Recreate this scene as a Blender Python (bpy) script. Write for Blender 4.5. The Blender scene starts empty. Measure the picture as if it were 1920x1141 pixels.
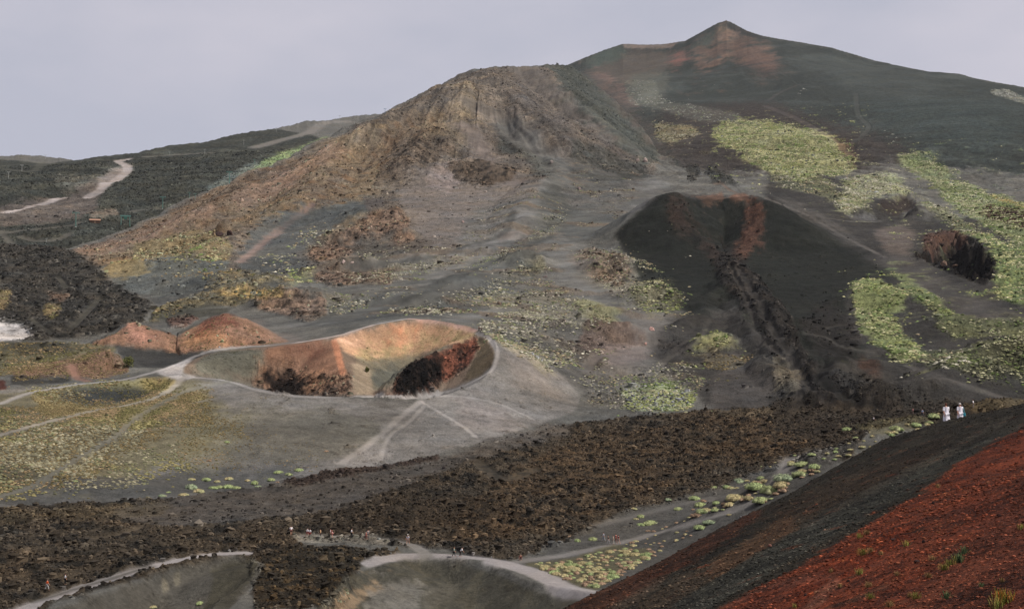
import bpy, math, random
import numpy as np
PI = math.pi
random.seed(7)
RNG = np.random.RandomState(11)
SC = bpy.context.scene
COL = SC.collection

# ------------------------------------------------------------------ camera, sky, sun, exposure
F = 2600.0                        # focal length in photo pixels (photo 1920 x 1141)
PITCH = math.atan(146.5 / F)
cam_d = bpy.data.cameras.new('camera'); cam = bpy.data.objects.new('camera', cam_d); COL.objects.link(cam)
cam.location = (0, 0, 0); cam.rotation_euler = (PI / 2 + PITCH, 0, 0)
cam_d.sensor_width = 36.0; cam_d.lens = F / 1920 * 36.0; cam_d.clip_start = 0.5; cam_d.clip_end = 30000
SC.camera = cam

SUN_EL, SUN_AZ = math.radians(50), math.radians(108)      # azimuth clockwise from +Y (view direction)
w = bpy.data.worlds.new('World'); SC.world = w; w.use_nodes = True
nt = w.node_tree; nt.nodes.clear()
out = nt.nodes.new('ShaderNodeOutputWorld'); bg = nt.nodes.new('ShaderNodeBackground')
sky = nt.nodes.new('ShaderNodeTexSky'); sky.sky_type = 'NISHITA'; sky.sun_disc = False
sky.sun_elevation = SUN_EL; sky.sun_rotation = SUN_AZ; sky.air_density = 1.0; sky.dust_density = 3.0; sky.ozone_density = 1.5
sky.altitude = 2000
# high thin haze and veils of cloud over the blue
tc = nt.nodes.new('ShaderNodeTexCoord'); mp = nt.nodes.new('ShaderNodeMapping'); mp.inputs['Scale'].default_value = (1.6, 1.6, 4.0)
cn = nt.nodes.new('ShaderNodeTexNoise'); cn.inputs['Scale'].default_value = 2.2; cn.inputs['Detail'].default_value = 5; cn.inputs['Roughness'].default_value = .5
cr = nt.nodes.new('ShaderNodeValToRGB')
cr.color_ramp.elements[0].position = .42; cr.color_ramp.elements[0].color = (5.15, 5.2, 6.05, 1)
cr.color_ramp.elements[1].position = .95; cr.color_ramp.elements[1].color = (6.35, 6.1, 6.8, 1)
mx = nt.nodes.new('ShaderNodeMix'); mx.data_type = 'RGBA'; mx.inputs[0].default_value = .93
nt.links.new(tc.outputs['Generated'], mp.inputs[0]); nt.links.new(mp.outputs[0], cn.inputs['Vector']); sx = nt.nodes.new('ShaderNodeSeparateXYZ'); nt.links.new(tc.outputs['Generated'], sx.inputs[0])
m1 = nt.nodes.new('ShaderNodeMath'); m1.operation = 'MULTIPLY_ADD'; m1.inputs[1].default_value = .45; m0 = nt.nodes.new('ShaderNodeMath'); m0.operation = 'MULTIPLY_ADD'; m0.inputs[1].default_value = 2.2; m0.inputs[2].default_value = -.6; nt.links.new(cn.outputs['Fac'], m0.inputs[0])
nt.links.new(sx.outputs['X'], m1.inputs[0]); nt.links.new(m0.outputs[0], m1.inputs[2])
m2 = nt.nodes.new('ShaderNodeMath'); m2.operation = 'MULTIPLY_ADD'; m2.inputs[1].default_value = -.55; nt.links.new(sx.outputs['Z'], m2.inputs[0]); nt.links.new(m1.outputs[0], m2.inputs[2])
m3 = nt.nodes.new('ShaderNodeMath'); m3.operation = 'ADD'; m3.inputs[1].default_value = .14; nt.links.new(m2.outputs[0], m3.inputs[0]); nt.links.new(m3.outputs[0], cr.inputs[0])
nt.links.new(sky.outputs[0], mx.inputs[6]); nt.links.new(cr.outputs[0], mx.inputs[7])
nt.links.new(mx.outputs[2], bg.inputs[0]); bg.inputs[1].default_value = 0.10
nt.links.new(bg.outputs[0], out.inputs[0])
sun_d = bpy.data.lights.new('sun', 'SUN'); sun = bpy.data.objects.new('sun', sun_d); COL.objects.link(sun)
sun_d.energy = 4.8; sun_d.angle = math.radians(0.6); sun_d.color = (1.0, .965, .92)
from mathutils import Vector, Matrix
sdir = Vector((math.sin(SUN_AZ) * math.cos(SUN_EL), math.cos(SUN_AZ) * math.cos(SUN_EL), math.sin(SUN_EL)))
sun.rotation_euler = sdir.to_track_quat('Z', 'Y').to_euler()
SC.view_settings.view_transform = 'Standard'; SC.view_settings.look = 'None'
SC.view_settings.exposure = 0.0; SC.view_settings.gamma = 1.0; SC.view_settings.use_curve_mapping = False

# ------------------------------------------------------------------ noise
def _hash(ix, iy, seed):
    h = (ix.astype(np.int64) * 374761393 + iy.astype(np.int64) * 668265263 + seed * 1442695041) & 0xffffffff
    h = ((h ^ (h >> 13)) * 1274126177) & 0xffffffff
    h = (h ^ (h >> 16)) & 0xffff
    return h
_ang = np.arange(65536) * (2 * PI / 65536)
_GX = np.cos(_ang).astype(np.float32); _GY = np.sin(_ang).astype(np.float32)
def gnoise(x, y, seed=0):
    fx = np.floor(x); fy = np.floor(y); ix = fx.astype(np.int64); iy = fy.astype(np.int64)
    dx = (x - fx).astype(np.float32); dy = (y - fy).astype(np.float32)
    u = dx * dx * dx * (dx * (dx * 6 - 15) + 10); v = dy * dy * dy * (dy * (dy * 6 - 15) + 10)
    def g(ox, oy):
        h = _hash(ix + ox, iy + oy, seed)
        return _GX[h] * (dx - ox) + _GY[h] * (dy - oy)
    a = g(0, 0); b = g(1, 0); c = g(0, 1); d = g(1, 1)
    return (a + (b - a) * u + (c - a) * v + (a - b - c + d) * u * v) * 1.5
def fbm(x, y, oct=4, seed=0, gain=.5, ridged=False):
    s = 0; a = 1.; t = 0
    for o in range(oct):
        n = gnoise(x * (2 ** o) + 13.7 * o, y * (2 ** o) - 7.3 * o, seed + o)
        if ridged: n = 1 - 2 * np.abs(n)
        s = s + a * n; t += a; a *= gain
    return s / t
def sst(x, a=0., b=1.):
    t = np.clip((x - a) / (b - a), 0, 1); return t * t * (3 - 2 * t)

# ------------------------------------------------------------------ photo direction -> azimuth, elevation tangent
cP, sP = math.cos(PITCH), math.sin(PITCH)
def ae(px, py):
    u = (np.asarray(px, float) - 960) / F; v = (570.5 - np.asarray(py, float)) / F
    x = u; y = cP - v * sP; z = sP + v * cP
    h = np.hypot(x, y)
    return np.arctan2(x, y), z / h
# polar grid of the ground around the view point
NC = 1500
az_main = np.linspace(-math.radians(21.6), math.radians(21.6), NC)
az_l = np.linspace(-math.radians(42), az_main[0], 60)[:-1]; az_r = -az_l[::-1]
AZ = np.concatenate([az_l, az_main, az_r])
def seg(a, b, dens):
    n = int(math.log(b / a) * dens); return list(np.exp(np.linspace(math.log(a), math.log(b), n, endpoint=False)))
DR = np.array(seg(3, 11, 40) + seg(11, 62, 170) + seg(62, 130, 200) + seg(130, 205, 60) + seg(205, 460, 520) + seg(460, 1000, 400) + seg(1000, 3000, 390) + seg(3000, 6000, 40) + [6000.])
LD = np.log(DR); NR = len(DR); NA = len(AZ)
A2, L2 = np.meshgrid(AZ, LD); D2 = np.exp(L2)
X = D2 * np.sin(A2); Y = D2 * np.cos(A2)
def colf(a): return np.interp(a, AZ, np.arange(NA))
def rowf(d): return np.interp(np.log(d), LD, np.arange(NR))

# ------------------------------------------------------------------ terrain layers
class Layer:
    def __init__(s, ctrl, crest, behind=.45, rough=0., seed=1, wid=.3, rfreq=60, rnd=25.):
        c = np.array(ctrl, float); a, e = ae(c[:, 0], c[:, 1]); l = np.log(c[:, 2])
        cr_ = np.array(crest, float); s.ca, s.ce = ae(cr_[:, 0], cr_[:, 1]); s.cl = np.log(cr_[:, 2])
        s.pa = np.concatenate([a, s.ca]); s.pl = np.concatenate([l, s.cl]); s.pe = np.concatenate([e, s.ce])
        n = len(s.pa); r = np.sqrt((s.pa[:, None] - s.pa) ** 2 + (s.pl[:, None] - s.pl) ** 2 + s.c2)
        M = np.zeros((n + 3, n + 3)); M[:n, :n] = r - np.eye(n) * 1e-4; M[:n, n] = 1; M[:n, n + 1] = s.pa; M[:n, n + 2] = s.pl; M[n:, :n] = M[:n, n:].T
        s.w = np.linalg.solve(M, np.concatenate([s.pe, [0, 0, 0]])); s.behind = behind; s.rough = rough; s.seed = seed; s.wid = wid; s.rf = rfreq; s.rnd = rnd
    c2 = .03 ** 2
    def ev(s, a, l):
        r = np.zeros(a.shape)
        for i in range(len(s.pa)):
            r += s.w[i] * np.sqrt((a - s.pa[i]) ** 2 + (l - s.pl[i]) ** 2 + s.c2)
        n = len(s.pa)
        return r + s.w[n] + s.w[n + 1] * a + s.w[n + 2] * l
    def grid(s):
        f = s.ev(A2, L2)
        lc = np.interp(AZ, s.ca, s.cl); ec = np.interp(AZ, s.ca, s.ce)
        en = s.rough * fbm(AZ * s.rf, AZ * 0, 5, s.seed, .6) if s.rough else 0
        lc = lc + .01 * fbm(AZ * 25, AZ * 0 + 3, 3, s.seed + 9)
        fc = s.ev(AZ, lc); dl = ec - fc
        w_ = sst(L2, lc - s.wid, lc)
        wn = sst(L2, lc - .035, lc); e = f + dl * w_ + en * wn
        near = np.minimum(e, ec + en * wn)           # nothing before the crest rises over it
        e = np.where(w_ > .0, near * w_ + e * (1 - w_), e)
        zc = (ec + en) * np.exp(lc); t = D2 - np.exp(lc)
        zb = zc - s.behind * t * t / (t + s.rnd)
        return np.where(t > 0, zb / D2, e)
# ------------------------------------------------------------------ the ground: volcano flank with its craters
main_ctrl = [(0,1300,150),(400,1300,150),(800,1300,150),(1200,1300,150),(1600,1150,190),(2000,1000,210),(-300,1300,150),
 (-250,1060,265),(-250,900,345),(-250,760,430),(-250,650,560),(-250,560,730),(-250,480,950),
 (0,1141,225),(0,1050,265),(0,950,320),(0,870,355),(0,800,390),(0,745,430),(0,700,480),(0,650,560),(0,560,720),(0,480,900),
 (200,1090,245),(200,1000,290),(200,935,330),(200,850,370),(200,762,415),(200,712,460),(200,675,520),(200,650,570),(200,560,750),(200,480,950),
 (400,1045,260),(400,960,310),(400,912,345),(400,800,395),(400,712,445),(400,660,520),(400,640,560),(400,560,700),(400,480,850),(400,400,1100),
 (600,1141,215),(600,1040,265),(600,950,315),(600,890,350),(600,800,395),(600,742,430),(620,632,520),(600,610,570),(600,560,680),(600,480,850),(600,400,1050),(600,300,1380),
 (800,1141,210),(800,1040,262),(800,950,310),(800,870,365),(790,750,430),(780,599,540),(780,584,600),(800,540,690),(800,450,880),(800,400,1000),(800,300,1250),(800,220,1450),
 (950,1065,250),(950,950,315),(950,830,385),(935,650,480),(900,621,515),(950,592,600),(950,540,700),(950,450,880),(950,350,1130),(950,250,1400),(950,170,1600),
 (1000,780,430),(1090,744,470),(1080,850,390),(1080,1000,290),(1080,1090,240),(1100,690,510),(1100,600,620),(1100,540,710),(1100,450,870),(1100,350,1130),(1100,250,1400),
 (1250,980,300),(1250,850,380),(1250,790,430),(1250,740,470),(1250,650,560),(1250,560,680),(1250,470,830),(1250,400,1020),(1240,335,1300),
 (1400,900,345),(1400,780,440),(1400,700,510),(1400,600,620),(1400,500,780),(1400,400,960),(1400,340,1200),
 (1600,820,390),(1600,760,450),(1600,700,510),(1600,600,640),(1600,500,800),(1600,420,980),(1600,350,1200),
 (1800,800,380),(1800,740,460),(1800,700,500),(1800,600,630),(1800,500,780),(1800,430,950),(1800,370,1200),
 (2100,760,420),(2100,680,500),(2100,600,620),(2100,480,800),(2100,410,1000),(2100,370,1200)]
main_crest = [(-900,500,1000),(-300,470,1000),(0,458,1030),(60,462,1040),(130,466,1050),(250,425,1150),(350,378,1250),(430,346,1350),(500,315,1400),(560,288,1450),(640,245,1540),(700,222,1600),(740,201,1650),(800,168,1680),(845,148,1700),(880,131,1710),(920,126,1710),(1000,122,1720),(1045,121,1740),(1070,123,1740),(1100,145,1700),(1150,185,1620),(1200,235,1540),(1240,296,1450),(1300,318,1420),(1400,325,1400),(1600,325,1380),(1920,350,1350),(2600,380,1300)]
summit_ctrl = [(1100,560,800),(1300,560,800),(1600,560,800),(1900,560,800),(1100,420,1200),(1300,385,1200),(1600,385,1200),(1900,410,1150),(2200,430,1150),
 (1300,320,1430),(1400,322,1420),(1500,322,1400),(1600,320,1400),(1750,330,1380),(1920,350,1350),(2200,380,1300),
 (1250,270,1600),(1400,250,1650),(1600,260,1600),(1800,260,1560),(1920,280,1520),(2200,320,1450),
 (1150,210,1900),(1200,180,2050),(1300,180,2050),(1400,180,2000),(1600,190,1850),(1800,200,1750),(1920,215,1700),
 (1120,150,2300),(1200,130,2500),(1262,100,2650),(1360,100,2500),(1450,120,2300),(1600,135,2150),(1290,140,2400),
 (1000,330,1700),(700,450,1700),(900,300,2000),(400,520,1500)]
summit_crest = [(-600,600,1500),(300,420,2000),(700,270,2400),(900,190,2600),(1000,148,2700),(1065,121,2750),(1100,106,2760),(1140,91,2780),(1168,82,2800),(1210,84,2820),(1250,82,2800),(1285,76,2760),(1310,63,2740),(1345,43,2720),(1362,38,2720),(1376,44,2710),(1400,57,2680),(1430,67,2640),(1500,79,2560),(1560,89,2480),(1640,113,2380),(1740,134,2250),(1798,139,2170),(1870,155,2080),(1920,163,2020),(2100,215,1900),(2600,330,1800)]
left_ctrl = [(-300,560,900),(0,560,900),(200,520,1000),(400,450,1200),(-300,430,1200),(0,440,1180),(150,430,1200),(300,395,1350),(0,400,1350),(0,415,1300),(150,385,1400),(230,340,1600),(230,310,1750),(100,340,1600),(0,340,1600),(-300,360,1500),
 (350,350,1500),(450,320,1650),(600,255,1900),(500,285,1780),(400,300,1750),(300,310,1750),(800,300,1800)]
left_crest = [(-600,300,1900),(-200,298,1950),(0,292,1980),(40,290,2000),(80,293,2000),(115,296,1980),(140,301,1950),(160,298,1950),(200,293,1900),(215,290,1880),(250,288,1850),(285,280,1880),(310,275,1900),(370,268,1950),(385,267,1960),(430,255,2000),(470,248,2030),(520,240,2080),(560,230,2120),(575,226,2130),(610,226,2140),(650,219,2180),(690,214,2220),(725,213,2250),(760,213,2260),(790,212,2260),(1000,240,2300),(1400,330,2300)]
fore_ctrl = [(1920,1141,15),(1700,1141,19),(1500,1141,26),(1350,1141,33),(1200,1141,46),(1920,1000,25),(1700,1000,37),(1500,1000,58),(1920,900,42),(1750,900,64),(1920,820,72),(1920,1300,9.5),
 (1600,1300,12),(1200,1300,22),(900,1350,30),(400,1700,25),(-400,2200,20),(960,2400,6),(1800,2100,4.5),(2400,1700,5),(2300,1100,10),(2300,950,22),(2200,800,60),(960,3300,3.4),(2600,2200,3.4),(-400,3300,4)]
fore_crest = [(-800,2200,35),(0,1750,38),(600,1400,45),(1055,1141,60),(1090,1122,61.5),(1200,1069,67),(1300,1016,72),(1400,962,78),(1500,912,84),(1580,870,89),(1650,833,95),(1700,814,99),(1760,795,104),(1800,785,107),(1850,772,111),(1920,755,118),(2050,715,128),(2400,600,150),(2900,500,170)]
EM = Layer(main_ctrl, main_crest, .35, .0022, 5, .25, 90, 30).grid()
ES = Layer(summit_ctrl, summit_crest, .5, .0003, 21, .22, 60, 40).grid()
EL = Layer(left_ctrl, left_crest, .35, .0016, 31, .3, 110, 40).grid()
EF = Layer(fore_ctrl, fore_crest, .75, .0011, 41, .35, 260, 12).grid()
EL = EL - .02 * sst(-L2, -math.log(1250), -math.log(900)) - .3 * sst(A2, math.radians(2), math.radians(6))
ES = ES - 1.0 * sst(-L2, -math.log(760), -math.log(520)); EL = EL - 1.0 * sst(-L2, -math.log(860), -math.log(620))
def smax(a, b, k):
    h = np.clip(.5 + .5 * (a - b) / k, 0, 1); return b + (a - b) * h + k * h * (1 - h)
E = smax(EM, ES, .002); E = smax(E, EL, .0015)
Z = E * D2
# ------- tools that read the ground
def vis(px, py, dmin=150, dmax=3500, Zg=None):
    """photo direction -> first place on the ground it meets between two distances -> (x, y, z)"""
    Zg = Z if Zg is None else Zg
    a, e = ae(px, py); c = int(round(float(colf(a)))); r0 = int(rowf(dmin)); r1 = int(rowf(dmax))
    col = Zg[r0:r1, c] / DR[r0:r1]; k = np.nonzero(col >= e)[0]
    i = k[0] if len(k) else int(np.argmax(col))
    d = DR[r0 + i]
    if len(k) and i > 0:
        t = (e - col[i - 1]) / max(col[i] - col[i - 1], 1e-9); d = DR[r0 + i - 1] * (1 - t) + DR[r0 + i] * t
    return float(d * math.sin(a)), float(d * math.cos(a)), float(e * d)
def at_d(px, py, D):
    a, e = ae(px, py); return float(D * math.sin(a)), float(D * math.cos(a)), float(e * D)
def ground(x, y):
    a = math.atan2(x, y); d = math.hypot(x, y); c = float(colf(a)); r = float(rowf(d))
    c0 = min(int(c), NA - 2); r0 = min(int(r), NR - 2); fc = c - c0; fr = r - r0
    return float((Z[r0, c0] * (1 - fc) + Z[r0, c0 + 1] * fc) * (1 - fr) + (Z[r0 + 1, c0] * (1 - fc) + Z[r0 + 1, c0 + 1] * fc) * fr)
def box(pts, rad):
    p = np.array(pts)[:, :2]; cor = []
    x0, y0 = p.min(0) - rad; x1, y1 = p.max(0) + rad
    y0 = max(y0, 5)
    ds = [math.hypot(x, y) for x in (x0, x1) for y in (y0, y1)] + [y0]
    as_ = [math.atan2(x, y) for x in (x0, x1) for y in (y0, y1)]
    r0, r1 = int(rowf(max(min(ds), 4))), int(rowf(max(ds))) + 2; c0, c1 = int(colf(min(as_))), int(colf(max(as_))) + 2
    return slice(r0, min(r1, NR)), slice(c0, min(c1, NA))
def dist_poly(x, y, P, closed=True, vals=None):
    """distance to a polyline, interpolated value along it, inside flag"""
    n = len(P); best = np.full(x.shape, 1e18); val = np.zeros(x.shape); ins = np.zeros(x.shape, bool)
    for i in range(n if closed else n - 1):
        ax, ay = P[i][:2]; bx, by = P[(i + 1) % n][:2]; vx, vy = bx - ax, by - ay
        t = np.clip(((x - ax) * vx + (y - ay) * vy) / max(vx * vx + vy * vy, 1e-9), 0, 1)
        d = (x - ax - t * vx) ** 2 + (y - ay - t * vy) ** 2
        m = d < best; best = np.where(m, d, best)
        if vals is not None: val = np.where(m, vals[i] * (1 - t) + vals[(i + 1) % n] * t, val)
        if closed:
            cnd = ((ay > y) != (by > y)) & (x < vx * (y - ay) / (vy if abs(vy) > 1e-9 else 1e-9) + ax); ins ^= cnd
    return np.sqrt(best), val, ins
def dens(P, k):
    out_ = []
    for i in range(len(P) - 1):
        for t in np.linspace(0, 1, k, endpoint=False): out_.append(tuple(P[i][j] * (1 - t) + P[i + 1][j] * t for j in range(len(P[i]))))
    return out_ + [P[-1]]
def smooth_line(P, k=6):
    """Catmull-Rom through the points"""
    Q = [P[0]] + list(P) + [P[-1]]; o = []
    for i in range(1, len(Q) - 2):
        for t in np.linspace(0, 1, k, endpoint=False):
            o.append(tuple(.5 * (2 * Q[i][j] + (Q[i + 1][j] - Q[i - 1][j]) * t + (2 * Q[i - 1][j] - 5 * Q[i][j] + 4 * Q[i + 1][j] - Q[i + 2][j]) * t * t + (3 * Q[i][j] - Q[i - 1][j] - 3 * Q[i + 1][j] + Q[i + 2][j]) * t ** 3) for j in range(len(P[0]))))
    return o + [P[-1]]
def hill(crest, slope, rnd=2., closed=False, reach=140, k=1.5, nz=0., seed=3):
    """raise a ridge with even talus sides; crest = photo points with a distance"""
    P = [at_d(*c) for c in smooth_line(crest)]; s = box(P, max(reach, 110)); x, y = X[s], Y[s]
    wx = x + 4 * fbm(x / 25, y / 25, 3, seed); wy = y + 4 * fbm(x / 25, y / 25, 3, seed + 5)
    d, v, ins = dist_poly(wx, wy, P, closed, [p[2] for p in P])
    h = v - slope * (np.sqrt(d * d + rnd * rnd) - rnd) + nz * fbm(x / 12, y / 12, 4, seed + 2)
    Z[s] = smax(Z[s], h, k)
def carve(rim, slope, depth, nz=0., seed=4, floor=.35, k=None, ridf=10., warp=0.):
    """dig a pit inside a rim; rim = photo points with a distance (or found on the ground)"""
    P = [at_d(*c) if len(c) == 3 else vis(*c) for c in smooth_line(list(rim) + [rim[0]])[:-1]]; s = box(P, 3); x, y = X[s], Y[s]
    wx, wy = (x + warp * fbm(x / 8, y / 8, 3, seed + 40), y + warp * fbm(x / 8, y / 8, 3, seed + 41)) if warp else (x, y)
    d, _, ins = dist_poly(wx, wy, P)
    n = nz * fbm(x / ridf, y / ridf, 5, seed, .55, True) if nz else 0
    n = n * sst(d, 0, 5) if nz else 0
    drop = d * slope; dr = depth * (1 - np.exp(-(drop / depth) ** 1.0 * (1 + floor)))
    Z[s] = np.where(ins, Z[s] - np.maximum(dr + n, 0), Z[s])
    return P
def bump(px, py, rx, ry, h, dmin=150, dmax=3500, rough=.5, seed=0, fq=.12):
    """rocky knoll of half widths rx, ry metres and height h"""
    p = vis(px, py, dmin, dmax); s = box([p], max(rx, ry) * 1.3); x, y = X[s], Y[s]
    q = np.sqrt(((x - p[0]) / rx) ** 2 + ((y - p[1]) / ry) ** 2) + .25 * fbm(x / rx * 1.5, y / rx * 1.5, 3, seed)
    m = sst(1 - q, 0, .9)
    Z[s] = Z[s] + m * (.8 * h + rough * .7 * h * fbm(x * fq, y * fq, 3, seed + 1, .45))
# ------------------------------------------------------------------ craters, cones, knolls
# hillocks left of the red crater
hill([(150,648,560),(200,625,560),(250,603,558),(290,618,565),(335,628,570),(380,603,562),(425,586,560),(470,600,560),(510,622,562),(545,640,565)], .42, 5, reach=70, seed=50)
hill([(300,640,556),(318,632,557),(338,630,557),(358,632,557),(378,640,556)], .3, 5, reach=40, seed=252)
hill([(10,735,445),(130,686,480),(180,664,490),(205,657,492),(232,672,490),(250,692,484)], .42, 5, reach=50, seed=52)
hill([(-60,650,540),(60,643,545),(150,646,540)], .3, 8, reach=50, seed=152)
# black cone with its breach
hill([(1240,366,900),(1262,361,898),(1300,367,908),(1350,362,920),(1400,363,915),(1435,376,900)], .66, 7, reach=150, seed=53, k=3, nz=1.0)
carve([(1272,368,903),(1300,369,922),(1345,364,940),(1395,366,935),(1420,378,900),(1418,410,872),(1385,440,845),(1345,452,838),(1305,440,845),(1280,410,872)], .30, 5, .6, 54, warp=6)
# right-hand craters and banks
hill([(1440,362,1000),(1500,392,975),(1570,432,950),(1650,478,915),(1720,520,880)], .35, 5, reach=60, seed=55)
hill([(1560,402,1020),(1600,415,1000),(1640,418,990),(1700,408,1000),(1720,384,1030)], .5, 4, reach=40, seed=56)
carve([(1580,398),(1640,385),(1700,370),(1722,385),(1705,405),(1640,412),(1600,410)], .5, 8, 1, 57, warp=6)
carve([(1715,482),(1740,455),(1800,440),(1850,470),(1865,505),(1845,530),(1790,512),(1750,495)], 1.5, 20, 2.2, 58, warp=9)
hill([(1900,745,330),(1850,752,320),(1780,775,312),(1700,790,300),(1640,812,290)], .5, 3, reach=40, seed=59, nz=.8)
hill([(1770,690,470),(1830,655,490),(1920,630,500),(2050,600,510)], .4, 4, reach=60, seed=60)
hill([(1590,540,760),(1640,520,770),(1700,545,750),(1760,590,700)], .25, 8, reach=60, seed=61)
# the great red crater
RIM = [(340,700,455),(345,678,475),(380,661,490),(440,652,500),(540,643,510),(628,630,520),(700,610,532),(765,599,540),(830,606,535),(893,622,517),
       (915,634,500),(930,655,482),(925,683,465),(900,706,452),(850,729,440),(800,741,432),(785,743,431),(700,742,430),(600,742,430),(540,739,431),(480,725,436),(430,713,444)]
Z0 = Z.copy()
RIMW = carve(RIM, .78, 27, 0, 62, .25)
carve([(455,700,455),(500,690,462),(560,700,458),(600,725,438),(600,740,433),(540,738,433),(480,723,438)], 1.1, 9, 3.5, 63, ridf=8)
def spur(P3, slope, rnd, k=1, reach=40, nz=0, seed=1, lim=None):
    P = [at_d(*c) for c in smooth_line(P3)]; s = box(P, reach); x, y = X[s], Y[s]
    d, v, _ = dist_poly(x, y, P, False, [p[2] for p in P])
    h = v - slope * (np.sqrt(d * d + rnd * rnd) - rnd) + nz * fbm(x / 5, y / 5, 5, seed, .6, True) * sst(d, 0, 4)
    Z[s] = np.maximum(Z[s], np.minimum(smax(Z[s], h, k), Z0[s]))
spur([(630,632,519),(637,670,495),(655,710,470),(668,742,455)], .55, 3, seed=64)          # spur under the pale notch
spur([(893,624,515),(840,648,498),(800,668,485),(765,690,470),(745,715,458),(737,740,447)], .9, 1.5, nz=2.0, seed=65)   # rock rib over the dark wall
# left shallow crater
carve([(60,735,432),(130,722,445),(220,714,455),(300,706,458),(325,712,450),(300,738,433),(250,755,420),(180,764,412),(110,757,415),(70,745,425)], .4, 6.5, 0, 66)
# near crater at the bottom edge (its far rims carry the paths)
carve([(100,1141,226),(200,1108,238),(330,1068,253),(420,1045,262),(470,1046,262),(490,1056,256),(465,1085,244),(435,1120,232),(400,1160,220),(340,1330,168),(0,1330,168),(40,1165,218)], .62, 220, .0, 67, warp=.8)
carve([(600,1141,222),(640,1095,240),(690,1064,254),(760,1048,262),(860,1052,260),(930,1072,252),(990,1100,241),(1060,1122,233),(1130,1150,224),(1260,1200,208),(1300,1330,168),(560,1330,168)], .62, 220, .0, 68, warp=.8)
hill([(470,1060,252),(520,1045,258),(600,1040,260),(680,1045,258)], .35, 4, reach=16, seed=69, nz=1.0)
hill([(850,1035,272),(920,1040,268),(960,1050,262)], .35, 3, reach=14, seed=70, nz=1.0)
# knolls and outcrops
def ridge(line, h, slope=.5, reach=60, nz=1.5, seed=1, rnd=6):
    P_ = [vis(*p) for p in smooth_line(line, 4)]; n_ = len(P_); s = box(P_, reach); x, y = X[s], Y[s]
    wx = x + 9 * fbm(x / 40, y / 40, 3, seed); wy = y + 9 * fbm(x / 40, y / 40, 3, seed + 5)
    d, v, _ = dist_poly(wx, wy, P_, False, [h * math.sin(PI * (i + .5) / n_) ** .5 for i in range(n_)])
    Z[s] = Z[s] + np.maximum(v - slope * (np.sqrt(d * d + rnd * rnd) - rnd) + nz * fbm(x / 14, y / 14, 3, seed + 2), 0) * (v > 0)
ridge([(905,140),(880,180),(862,230),(850,290)], 16, .42, seed=801); ridge([(930,140),(960,190),(1010,240),(1070,290)], 13, .4, seed=811); ridge([(1010,135),(1060,180),(1120,235),(1190,290)], 13, .4, seed=821)
ridge([(850,160),(800,205),(740,250),(660,300)], 13, .4, seed=831); ridge([(760,215),(700,260),(620,310),(520,360)], 12, .35, seed=841); ridge([(820,240),(780,290),(740,340)], 10, .4, seed=851); ridge([(640,300),(600,350),(540,400)], 9, .35, seed=861); ridge([(480,350),(400,400),(300,440)], 8, .3, seed=871)
ridge([(1040,330),(1000,380),(960,440)], 7, .3, seed=881); ridge([(560,400),(480,430),(380,480)], 7, .3, seed=891)
ridge([(1385,505),(1440,590),(1500,690),(1560,765)], 5, .6, 40, 3, 901, 2); ridge([(1365,500),(1398,590),(1436,680),(1490,762)], 4, .6, 40, 3, 911, 2); ridge([(1500,615),(1540,680),(1600,740),(1680,775)], 4, .5, 40, 2.5, 921, 2); ridge([(1350,520),(1320,580),(1240,640)], 3, .4, 40, 2, 931, 2)
BUMPS = [(640,505,26,14,6),(590,515,16,10,5),(700,500,30,14,5),(780,487,30,12,4),(760,445,14,12,7),(690,410,50,34,10),(650,450,40,30,8),(560,570,34,26,9),(480,545,44,30,7),(420,530,50,30,6),(700,560,24,14,3),
 (790,565,34,18,5),(860,535,26,14,6),(900,520,30,18,3),(900,470,26,20,4),(985,490,22,26,7),(1150,500,34,30,6),(1230,560,24,20,7),(1230,555,10,8,-4),(1348,650,20,14,6),(1140,625,40,24,6),(1185,625,14,12,4),
 (1000,640,34,20,3),(1130,590,30,20,4),(420,436,9,8,8),(880,320,60,40,8),(930,330,30,20,6),(700,250,80,50,8),(850,180,60,60,10),(1050,190,60,60,8),(780,330,50,40,7),(1650,560,40,30,5),(1700,380,30,18,5),(1650,350,50,30,4),
 (1740,570,30,16,3),(1850,610,60,30,5),(1690,745,22,12,5),(1600,690,26,16,3),(1480,600,24,20,3),(1550,660,30,16,4),(1265,245,30,40,6),(1450,270,90,60,6),(1800,330,60,60,6),(1310,330,16,20,6),(1350,345,16,10,4),
 (100,900,40,14,2),(350,560,30,14,3),(300,500,60,14,4),(330,460,80,14,5),(560,390,60,20,5),(1640,700,20,14,3)]
for i, (px, py, rx, ry, h) in enumerate(BUMPS): bump(px, py, rx, ry, h, seed=200 + i * 3)
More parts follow.
